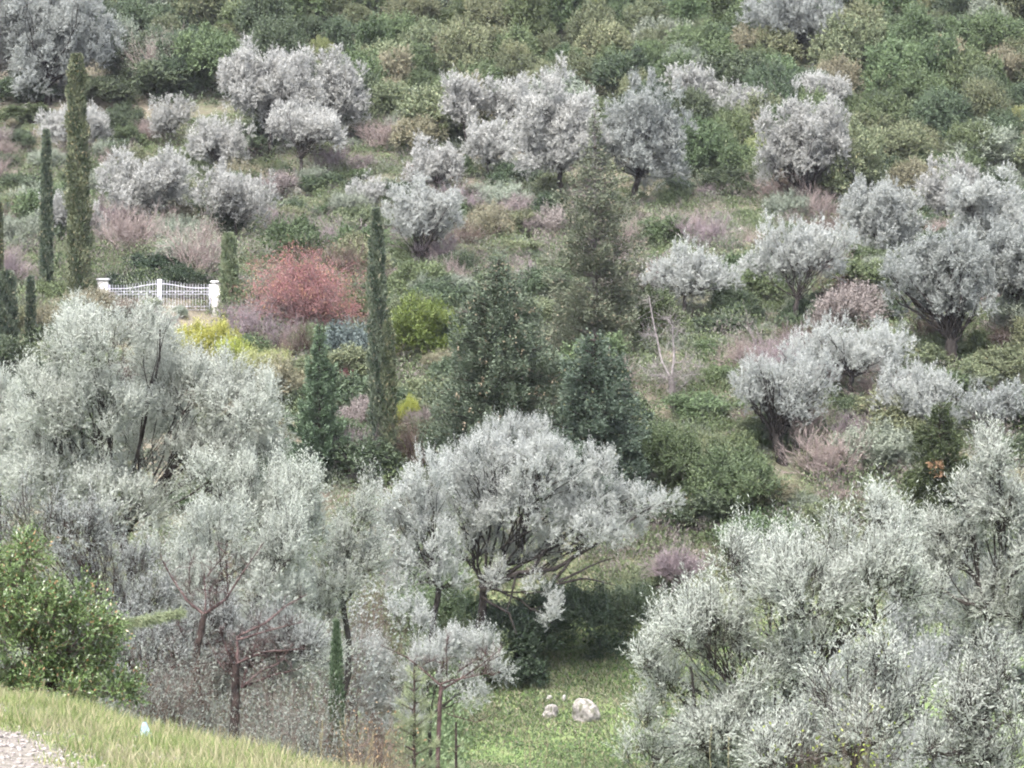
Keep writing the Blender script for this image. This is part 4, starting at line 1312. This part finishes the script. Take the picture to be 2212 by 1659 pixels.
twig_shrub('red_shrub', 'large coral red twiggy shrub beside the gate', 61, (660, 728), 192, 160, 'twig_red', 'red_leaf', 20000, stems=34, levels=5)
twig_shrub('purple_shrub', 'violet bare shrub below the pale young cypress', 62, (545, 745), 90, 75, 'twig_mauve', None, stems=22)
twig_shrub('purple_shrub', 'violet bare shrub in front of the red shrub', 63, (610, 765), 80, 65, 'twig_mauve', None, stems=20)
twig_shrub('purple_shrub', 'dark violet twiggy shrub at the foot of the narrow young conifer', 64, (765, 1040), 110, 110, 'twig_mauve', None, stems=26)
twig_shrub('grey_shrub', 'grey bare tangle behind the gate', 65, (420, 620), 140, 150, 'twig', 'greygreen', 900, stems=14)
twig_shrub('grey_shrub', 'grey twiggy tree among the wood above the mid slope', 66, (330, 205), 120, 130, 'twig', 'greygreen', 2500, stems=14)
twig_shrub('pink_shrub', 'pinkish bare shrub on the slope under the bright leaning olive', 67, (730, 560), 110, 80, 'twig_mauve', None, stems=20)
twig_shrub('pink_shrub', 'pinkish bare shrub beside the massive twin trunk', 68, (1820, 700), 110, 90, 'twig_red', None, stems=18)
twig_shrub('grey_shrub', 'heap of grey brushwood on the open slope', 69, (1810, 1080), 100, 35, 'twig', None, stems=24)
twig_shrub('brown_shrub', 'brown twiggy shrub behind the dead tree', 70, (1360, 740), 100, 120, 'twig_brown', 'brownish', 1500, stems=16)
twig_shrub('brown_shrub', 'rusty twiggy bush beside the near olive trunks', 71, (1510, 1140), 70, 60, 'twig_brown', 'dead_leaf', 700, stems=16)
twig_shrub('brown_shrub', 'reddish brown stems between the slim olive and small olive', 72, (815, 1400), 110, 170, 'twig_brown', None, D=60, stems=26)
twig_shrub('pink_shrub', 'rosy bare shrub behind the silver olive with the leaning trunk', 73, (2170, 930), 110, 70, 'twig_red', None, stems=18)

for i, (u, v, w, h, D0, lf, lb) in enumerate([
        (150, 1470, 190, 190, 47, 'greygreen', 'tall grey leaved shrub behind the glossy bush'), (290, 1450, 190, 200, 50, 'olive_grey', 'tall pale leaved shrub in the shade behind the candelabra tree'),
        (400, 1460, 180, 170, 53, 'greygreen', 'thin grey shrub between the two bare fruit trees'), (520, 1440, 190, 200, 50, 'olive_grey', 'tall twiggy shrub behind the sweeping bare tree'),
        (630, 1450, 190, 200, 54, 'greygreen', 'tall thin shrub in the shade below the pale olive crest'), (730, 1420, 180, 190, 56, 'olive_grey', 'grey twiggy shrub behind the slender young cypress'),
        (820, 1430, 150, 160, 62, 'green', 'green twiggy shrub behind the small silver olive')]):
    b = on_ground(u, D0)
    hh = v - (V0 - F * b[2] / D0) - h
    twig_shrub('tall_shrub', lb, 760 + i, (u, V0 - F * b[2] / D0), w, (V0 - F * b[2] / D0) - (v - h), 'twig_brown', lf, 5200, D=D0, stems=26, r0=.011, lL=.075)

# purple ball of fine twigs on thin stems
rng = np.random.default_rng(74)
base = hit(1418, 1345)
root = thing('purple_shrub', base, 'round violet haze of fine twigs on thin bare stems', 'shrub')
D0 = base[1]
c = P(1460, 1260, D0) - base
stem = smooth_path([np.zeros(3), c * .6, c], rng, 4, .05)
parts = [tube(stem, np.linspace(.035, .02, len(stem)), 5), tube(stem * np.array([.7, 1, .95]) + np.array([0, .1, 0]), np.linspace(.025, .015, len(stem)), 5)]
link('stems', mesh('stems', *join(parts), M['twig']), root)
a = rng.uniform(0, 6.28, 110)
el = rng.uniform(.1, 1.3, 110)
fd = unit(np.stack([np.cos(a) * el, np.sin(a) * el, np.full(110, .75)], -1))
pr, _, _ = twigs(rng, c, 1.3, 1.3, 110, 4, .022, first=fd, spread=.7)
link('twigs', mesh('twigs', *join(pr), M['twig_mauve']), root)


def bare_tree(name, label, seed, D, base_u, paths, mat, shoots=None, cat='bare tree', twn=0, twl=.15, tw_mat=None, droop=0., basepx=None):
    """limbs read off the photograph as (column,row) paths at the tree's own depth"""
    rng = np.random.default_rng(seed)
    base = hit(*basepx) if basepx else on_ground(base_u, D)
    D = base[1]
    root = thing(name, base, label, cat)
    parts, sA, sB = [], [], []
    for k, (pts, ra, rb) in enumerate(paths):
        P3 = []
        dy = 0.
        for i, q in enumerate(pts):
            if k and i:
                dy += rng.normal() * .12
            P3.append(P(q[0], q[1], D + dy) - base)
        if k == 0:
            P3[0] = P3[0] * 0 + np.array([0, 0, -.3])
        p = smooth_path(P3, rng, 4, .04)
        parts.append(tube(p, np.linspace(ra, rb, len(p)) * (.72 if k else .95), 7, rng, .07))
        if k and twn:
            i = rng.integers(0, len(p) - 1, twn)
            a = p[i] + (p[i + 1] - p[i]) * rng.uniform(0, 1, (twn, 1))
            d = rng.normal(size=(twn, 3)) * .6
            d[:, 2] += .8 - droop
            sA.append(a)
            sB.append(a + unit(d) * twl * rng.uniform(.3, 1.2, (twn, 1)))
    link('trunk', mesh('trunk', *parts[0], M[mat], smooth=True), root)
    link('limbs', mesh('limbs', *join(parts[1:]), M[tw_mat or mat], smooth=True), root)
    if twn:
        A, B = np.concatenate(sA), np.concatenate(sB)
        r = np.full(len(A), max(.004, .16 * D / 2904))
        a2 = A + (B - A) * rng.uniform(.3, .9, (len(A), 1))
        b2 = a2 + (B - A) * .5 + rng.normal(size=A.shape) * twl * .3
        link('twigs', mesh('twigs', *join([prisms(A, B, r, r * .5), prisms(a2, b2, r * .7, r * .4)]), M[tw_mat or mat]), root)
    return root


def zc(k, x0, y0):                     # enlargement pixels -> photo units
    return lambda *pts: [(x0 + k * a, y0 + k * b) for a, b in pts]


z7 = zc(.3418, 0, 1092)
bare_tree('bare_tree', 'bare reddish fruit tree with a candelabra fork of upright shoots', 81, 37, 440, [
    (z7((1300, 1400), (1290, 1270), (1240, 1130), (1245, 900), (1290, 690)), .06, .045),
    (z7((1290, 690), (1180, 600), (1080, 450), (1010, 310)), .028, .007), (z7((1290, 690), (1430, 590), (1530, 430), (1670, 230)), .03, .006),
    (z7((1295, 700), (1300, 560), (1290, 440)), .02, .008), (z7((1330, 680), (1325, 560), (1345, 500)), .01, .004), (z7((1370, 640), (1365, 500)), .009, .004),
    (z7((1440, 560), (1430, 360)), .01, .004), (z7((1230, 980), (1060, 1030), (940, 1020), (780, 1000)), .022, .006), (z7((1100, 1005), (1075, 900), (1055, 850)), .01, .004),
    (z7((1140, 1000), (1090, 840)), .01, .004), (z7((1180, 860), (1140, 790), (1120, 710)), .012, .005), (z7((1200, 560), (1195, 400), (1230, 310)), .01, .004),
    (z7((1310, 450), (1400, 340), (1440, 250)), .01, .004), (z7((1245, 1000), (1150, 1060), (1080, 1150)), .015, .005)], 'bark_brown', twn=26, twl=.16, tw_mat='bark_red')
bare_tree('bare_tree', 'bare reddish fruit tree with long branches sweeping to one side', 82, 36, 508, [
    (z7((1490, 1420), (1490, 1230), (1490, 1000)), .075, .055), (z7((1490, 1000), (1650, 930), (1930, 905)), .03, .007), (z7((1495, 850), (1700, 790), (1900, 740)), .024, .006),
    (z7((1500, 1000), (1500, 830), (1680, 740), (1800, 640), (1940, 560)), .034, .006), (z7((1520, 1150), (1700, 1080), (1900, 1030)), .03, .007), (z7((1470, 1000), (1420, 880), (1390, 770)), .02, .006),
    (z7((1600, 960), (1620, 840), (1640, 700)), .01, .004), (z7((1530, 1140), (1560, 1000), (1600, 880)), .012, .004), (z7((1530, 1150), (1640, 1050), (1760, 1000), (1850, 880)), .02, .006),
    (z7((1490, 1100), (1400, 1020), (1340, 900)), .016, .005), (z7((1650, 930), (1690, 850)), .01, .004), (z7((1460, 960), (1430, 900)), .012, .004)], 'bark_brown', twn=26, twl=.16, tw_mat='bark_red')
z8 = zc(.3418, 729, 1092)
bare_tree('bare_sapling', 'small bare reddish sapling with a flat forked top before the meadow', 83, 41, 948, [
    (z8((640, 1400), (645, 1300), (655, 1140)), .04, .032), (z8((655, 1140), (530, 1030), (440, 960), (270, 880)), .022, .006), (z8((655, 1130), (720, 1105), (940, 1060)), .022, .008),
    (z8((660, 1165), (800, 1080), (920, 1000), (1040, 900)), .022, .006), (z8((690, 1080), (685, 900), (712, 800)), .014, .005), (z8((655, 1060), (670, 1000)), .01, .004),
    (z8((760, 1050), (900, 960)), .014, .005), (z8((920, 1050), (960, 980), (1030, 950)), .012, .004), (z8((540, 1010), (600, 980), (680, 1000)), .01, .004),
    (z8((900, 980), (940, 940), (905, 910)), .01, .004), (z8((700, 1320), (880, 1370), (1040, 1290)), .012, .004), (z8((930, 1060), (990, 1075)), .012, .006)], 'bark_red', twn=22, twl=.14)
zb = zc(.179, 1377, 621)
bare_tree('dead_tree', 'bleached dead tree with two pale bare stems above a dark trunk', 84, None, None, [
    (zb((450, 1480), (425, 1300), (415, 1150), (400, 1060)), .15, .11), (zb((390, 1080), (290, 880), (210, 500), (160, 230), (135, 90)), .055, .02), (zb((410, 1070), (440, 880), (430, 620), (425, 470)), .06, .03),
    (zb((425, 470), (340, 350)), .022, .008), (zb((430, 640), (480, 540), (470, 480)), .02, .008), (zb((400, 1100), (200, 1050), (0, 930)), .03, .008), (zb((420, 1090), (560, 1060), (740, 1000)), .025, .006),
    (zb((430, 1150), (600, 1060), (800, 1040)), .025, .006), (zb((450, 1230), (560, 1180), (640, 1100)), .025, .008), (zb((400, 1130), (240, 1080), (120, 1060)), .022, .006), (zb((300, 900), (180, 960), (60, 1020)), .018, .005),
    (zb((440, 900), (600, 900), (760, 960)), .018, .005), (zb((225, 600), (120, 560), (100, 640)), .015, .005), (zb((440, 1080), (520, 1000), (640, 930)), .02, .006)],
    'bark_pale', twn=30, twl=.55, tw_mat='bark_white', droop=.55, basepx=(1457, 890))

# brambles and weeds at the meadow edge
twig_shrub('bramble', 'grey leaved bramble with brown stems beside the young cypress', 91, (650, 1680), 190, 170, 'twig_brown', 'brush', 6000, D=34, stems=26, r0=.007, lL=.04)
twig_shrub('bramble', 'rusty bramble tangle at the foot of the wispy pine', 92, (790, 1700), 170, 130, 'twig_brown', 'dead_leaf', 700, D=31, stems=30, r0=.006, lL=.035)
twig_shrub('bramble', 'grey leafy bramble under the bare fruit trees', 93, (420, 1640), 220, 190, 'twig_brown', 'brush', 7000, D=37, stems=30, r0=.007, lL=.04)
twig_shrub('bramble', 'grey green bramble between bare tree and young cypress', 94, (590, 1650), 160, 200, 'twig', 'greygreen', 5000, D=38, stems=24, r0=.007, lL=.04)
twig_shrub('bramble', 'yellow leaved bramble in front of the low olive branches', 95, (1810, 1720), 260, 130, 'twig_brown', 'yellow', 1300, D=24, stems=24, r0=.005, lL=.035)
twig_shrub('bramble', 'dark twiggy bramble between bank grass and bare trees', 96, (330, 1620), 160, 180, 'twig_brown', 'brush', 5000, D=34, stems=26, r0=.007, lL=.035)

# the glossy bush on the bank
rng = np.random.default_rng(97)
D0 = 26.5
base = on_ground(110, D0)
root = thing('mastic_bush', base, 'big glossy green bush with reddish stems on the grassy bank', 'bush')
cl = px_clumps(rng, [(45, 1200, 60, 42), (20, 1265, 70, 50), (65, 1330, 110, 65), (165, 1370, 95, 65), (50, 1420, 110, 75), (200, 1430, 85, 65), (120, 1480, 120, 50), (255, 1500, 60, 35), (20, 1500, 90, 50), (175, 1300, 60, 35)], D0, base, .4, .04)
n = cover_count(cl, .034, .016, 5.)
g = crown(rng, cl, n, .034, .016, shoot=.14, per=9, up=.3, puff=.1)
tk, br = wood(rng, cl, g, .03, (0, 0, .25), nb=120, twr=.003, twn=1500)
link('trunk', mesh('trunk', *tk, M['bark_brown'], smooth=True), root)
link('branches', mesh('branches', *br, M['bark_red']), root)
link('crown', leaves(rng, 'crown', g['B'], g['D'], g['L'], g['W'], g['tone'], M['lentisk'], g['face']), root)


# ------------------------------------------------------------------ gate
def box(x0, x1, y0, y1, z0, z1):
    V = np.array([(x, y, z) for z in (z0, z1) for y in (y0, y1) for x in (x0, x1)], float)
    Q = np.array([(0, 2, 3, 1), (4, 5, 7, 6), (0, 1, 5, 4), (2, 6, 7, 3), (0, 4, 6, 2), (1, 3, 7, 5)])
    return V, Q


def stone_wall_mat():
    m, n, out = new_mat('white field stone with grey joints')
    L = n.links.new
    tc = node(n, "ShaderNodeTexCoord")
    mp = node(n, "ShaderNodeMapping")
    mp.inputs["Scale"].default_value = (5.5, 5.5, 4.2)
    L(tc.outputs["Object"], mp.inputs[0])
    vo = node(n, "ShaderNodeTexVoronoi", feature='DISTANCE_TO_EDGE')
    vo.inputs["Scale"].default_value = 1
    L(mp.outputs[0], vo.inputs["Vector"])
    vc = node(n, "ShaderNodeTexVoronoi")
    vc.inputs["Scale"].default_value = 1
    L(mp.outputs[0], vc.inputs["Vector"])
    g = node(n, "ShaderNodeMapRange")
    g.inputs[1].default_value = .04
    g.inputs[2].default_value = .09
    L(vo.outputs["Distance"], g.inputs[0])
    sp = node(n, "ShaderNodeSeparateColor")
    L(vc.outputs["Color"], sp.inputs[0])
    st = mixc(n, sp.outputs[0], (.46, .44, .43), (.64, .63, .62))
    c = mixc(n, g.outputs[0], (.34, .33, .30), st)
    p = node(n, "ShaderNodeBsdfPrincipled")
    p.inputs["Roughness"].default_value = .85
    L(c, p.inputs["Base Color"])
    b = node(n, "ShaderNodeBump")
    b.inputs["Distance"].default_value = .03
    L(g.outputs[0], b.inputs["Height"])
    L(b.outputs[0], p.inputs["Normal"])
    L(p.outputs[0], out.inputs[0])
    return m


def build_gate():
    rng = np.random.default_rng(8)
    SM = stone_wall_mat()
    cap = rough_mat('pale cap slab', (.46, .45, .46), (.60, .59, .60), 6, bump=.2)
    gb = hit(468, 678)
    D = gb[1]
    s = D / F
    gx = lambda zx: (183.6 + .1465 * zx - U0) * s
    gz = lambda zy: (V0 - (583.2 + .1465 * zy)) * s

    def pillar(zx0, zx1, ztop, label, zbot):
        x0, x1 = gx(zx0), gx(zx1)
        b = np.array([.5 * (x0 + x1), D, gz(zbot)])
        root = thing('gate_pillar', b, label, 'gate pillar', 'stone pillars of the gate')
        w = (x1 - x0) / 2
        h = gz(ztop) - b[2]
        link('shaft', mesh('shaft', *box(-w, w, -w, w, -.6, h - .055), SM), root)
        parts = [box(-w - .045, w + .045, -w - .045, w + .045, h - .055, h), box(-w - .02, w + .02, -w - .02, w + .02, h, h + .018)]
        link('cap', mesh('cap', *join(parts), cap), root)
    pillar(195, 340, 130, 'white stone gate pillar with a clean slab cap beside the tallest cypress', 600)
    pillar(1872, 2015, 165, 'white stone gate pillar with dark joints beside the pale young cypress', 645)
    base = np.array([gx(1102), D, gz(600)])
    root = thing('metal_gate', base, 'white painted double leaf metal gate with a swooping top rail between stone pillars', 'gate')
    X = lambda zx: gx(zx) - base[0]
    Z = lambda zy: gz(zy) - base[2]

    def bar(zx0, zy0, zx1, zy1, r):
        return prisms(np.array([[X(zx0), 0, Z(zy0)]]), np.array([[X(zx1), 0, Z(zy1)]]), [r], [r], 6)

    def leaf(xa, xb, top):
        lf = link('gate_leaf', None, root)
        parts = []
        xs = np.linspace(xa, xb, 15)
        for i in range(14):
            parts.append(bar(xs[i], top(xs[i]), xs[i + 1], top(xs[i + 1]), .017))
        for zy in (315, 357, 540, 588):
            parts.append(bar(xa, zy, xb, zy, .011))
        link('rail', mesh('rail', *join(parts), M['paint']), lf)
        nb = 16
        for i in range(nb):
            xx = xa + (xb - xa) * (i + .7) / (nb + .4)
            t = top(xx) - 46
            b1 = [bar(xx, 592, xx, t, .009), bar(xx, t, xx, t - 9, .013)]
            link('bar', mesh('bar', *join(b1), M['paint']), lf)
        sp = []
        for i in range(1, nb, 3):
            xx = xa + (xb - xa) * (i + .7) / (nb + .4)
            sp.append(box(X(xx) - .025, X(xx) + .025, -.025, .025, Z(336) - .025, Z(336) + .025))
        link('boss', mesh('boss', *join(sp), M['paint']), lf)
    sm = lambda t: t * t * (3 - 2 * t)
    leaf(378, 1072, lambda x: 275 - 68 * sm(np.clip((x - 560) / 512, 0, 1)))
    leaf(1134, 1830, lambda x: 267 - 62 * sm(np.clip((1640 - x) / 506, 0, 1)))
    for a, b, t in ((1068, 1098, 137), (1104, 1134, 137), (338, 374, 215), (1828, 1860, 210)):
        link('post', mesh('post', *box(X(a), X(b), -.05, .05, Z(640), Z(t)), M['paint']), root)
    return D


build_gate()


# ------------------------------------------------------------------ rocks
def rock_shape(seed, rough=.25, sub=3, craggy=.1):
    import bmesh
    r = np.random.default_rng(seed)
    bm = bmesh.new()
    bmesh.ops.create_icosphere(bm, subdivisions=sub, radius=1)
    ph = r.uniform(0, 6.28, 12)
    for v in bm.verts:
        x, y, z = v.co
        f = 1 + rough * (math.sin(2.1 * x + ph[0]) * math.cos(1.7 * y + ph[1]) + .6 * math.sin(3.3 * z + 2 * x + ph[2])) \
            + craggy * (math.sin(7 * x + 5 * y + ph[3]) * math.sin(6 * z + ph[4]) + .6 * math.sin(13 * y + ph[5]) * math.sin(11 * x - 9 * z + ph[6]))
        v.co = (x * f, y * f, max(z * f, -.5))
    me = bpy.data.meshes.new('rock')
    bm.to_mesh(me)
    bm.free()
    return me


def rock(me, mat, base, w, h, rz, label, cat='rock', group=None, name='rock', sink=.25):
    o = link(name, me, None, base + np.array([0, 0, h * sink]))
    o.scale = (w / 2, w / 2 * .85, h / 1.35)
    o.rotation_euler = (0, 0, rz)
    if not me.materials:
        me.materials.append(M[mat])
    return tag(o, label, cat, group)


b = hit(1268, 1556)
s = b[1] / F
rock(rock_shape(1, .13, 5, .045), 'boulder', b, 60 * s, 46 * s, .2, 'large pale limestone boulder lying in the meadow', 'boulder', name='boulder')
b = hit(1187, 1548)
rock(rock_shape(2, .3, 4, .12), 'boulder', b, 34 * s, 24 * s, 1., 'broken pale rock beside the large boulder in the meadow', 'rock')
b = hit(1186, 1512)
rock(rock_shape(3, .25, 3, .1), 'stone', b, 12 * s, 8 * s, 1., 'small flat stone above the broken rock in the meadow', 'rock')
b = hit(1218, 1515)
rock(rock_shape(4, .25, 3, .1), 'stone', b, 10 * s, 12 * s, 2., 'small upright stone between broken rock and boulder in the meadow', 'rock')
RK = [rock_shape(10 + i, .3, 2, .12) for i in range(5)]
for m_ in RK:
    m_.materials.append(M['stone'])
rng = np.random.default_rng(15)
for (u0, u1, v0, v1, n, grp, lb) in [
        (1330, 1420, 455, 500, 10, 'stones under the grey olive', 'pale flat stone on the terrace under the dark trunked grey olive'),
        (1480, 1610, 470, 505, 16, 'stones of the ruined terrace wall', 'pale stone fallen from the ruined terrace wall on the open slope'),
        (590, 680, 408, 424, 12, 'stones of the upper terrace', 'pale stone along the terrace under the short trunked olive'),
        (70, 150, 195, 222, 8, 'stones under the great olive', 'pale stone at the foot of the great grey olive'),
        (0, 60, 235, 258, 6, 'stones at the frame edge', 'pale stone on the terrace at the frame edge below the great olive')]:
    for i in range(n):
        b = hit(rng.uniform(u0, u1), rng.uniform(v0, v1))
        s = b[1] / F
        w = rng.uniform(7, 20) * s
        rock(RK[int(rng.integers(5))], 'stone', b, w, w * rng.uniform(.4, .8), rng.uniform(0, 6), lb, 'stone', grp, 'terrace_stone')


# ------------------------------------------------------------------ plastic bag and grass stalks
def bag():
    import bmesh
    rng = np.random.default_rng(4)
    D0 = 21.3
    u = 313
    b = np.array([(u - U0) * D0 / F, D0, 0])
    b[2] = ground(b[0], b[1])
    zt = (V0 - 1560) * D0 / F - b[2]
    n, k = 22, 13
    V = []
    for i in range(k):
        t = i / (k - 1)
        r = (.042 * (1 - t ** 1.3) + .01) * (1 + .0 * t)
        for j in range(n):
            a = 2 * math.pi * j / n
            w = 1 + .22 * math.sin(3 * a + 4 * t) + .12 * math.sin(7 * a - 3 * t) + .06 * rng.normal()
            V.append((math.cos(a) * r * w, math.sin(a) * r * .7 * w, -.05 + (zt + .05) * t + .006 * rng.normal()))
    Q = [(i * n + j, i * n + (j + 1) % n, (i + 1) * n + (j + 1) % n, (i + 1) * n + j) for i in range(k - 1) for j in range(n)]
    m = leaf_mat('thin pale blue plastic', (.20, .33, .43), (.38, .45, .50), trans=.3, rough=.25, vary=.0, hue=0)
    o = link('plastic_bag', mesh('plastic_bag', np.array(V), np.array(Q), m, rng.uniform(0, 1, len(Q)), smooth=True), None, b)
    tag(o, 'crumpled pale blue plastic bag lying in the bank grass', 'plastic bag')


bag()
rng = np.random.default_rng(19)
for (u, v0, v1, du, D0) in [(735, 1659, 1545, 12, 24), (757, 1659, 1560, -22, 23), (705, 1659, 1585, -14, 25), (790, 1659, 1580, 16, 24), (690, 1659, 1560, 6, 24), (772, 1659, 1600, 30, 22),
                           (1130, 1700, 1560, 3, 23), (1145, 1700, 1595, -2, 22), (1248, 1680, 1562, 22, 23), (850, 1659, 1600, 24, 22), (80, 1560, 1470, 16, 25), (150, 1580, 1480, 22, 25), (1175, 1700, 1600, 8, 24), (1560, 1700, 1590, 14, 22), (1545, 1700, 1570, -8, 22)]:
    b = on_ground(u, D0)
    tip = P(u + du, v1, D0) - b
    p = bend(np.array([0, 0, -.02]), tip, 9, rng, .05)
    root = thing('grass_stalk', b, 'dry straw coloured grass stalk rising from the near bank', 'grass stalk', 'dry grass stalks on the near bank')
    link('stem', mesh('stem', *tube(p, np.linspace(.004, .002, 9), 5), M['dry']), root)
    n = 60
    t = rng.uniform(.8, 1, n)
    B = np.stack([np.interp(t, np.linspace(0, 1, 9), p[:, k]) for k in range(3)], -1)
    d = unit(unit(p[-1] - p[-2])[None] + rng.normal(size=(n, 3)) * .3)
    link('seed_head', leaves(rng, 'seed_head', B, d, .022 * np.ones(n), .004 * np.ones(n), rng.uniform(0, 1, n), M['dry']), root)


# ------------------------------------------------------------------ the air between here and the wood
def build_haze():
    m, n, out = new_mat('thin morning air')
    v = node(n, "ShaderNodeVolumePrincipled")
    v.inputs["Color"].default_value = (.80, .82, .93, 1)
    v.inputs["Density"].default_value = HAZE
    v.inputs["Anisotropy"].default_value = .2
    n.links.new(v.outputs[0], out.inputs["Volume"])
    tag(link('haze', mesh('haze', *box(-130, 130, -40, 345, -14, 105), m)), 'thin pale haze over the slope', None, kind='stuff')


HAZE = .00012
if HAZE:
    build_haze()
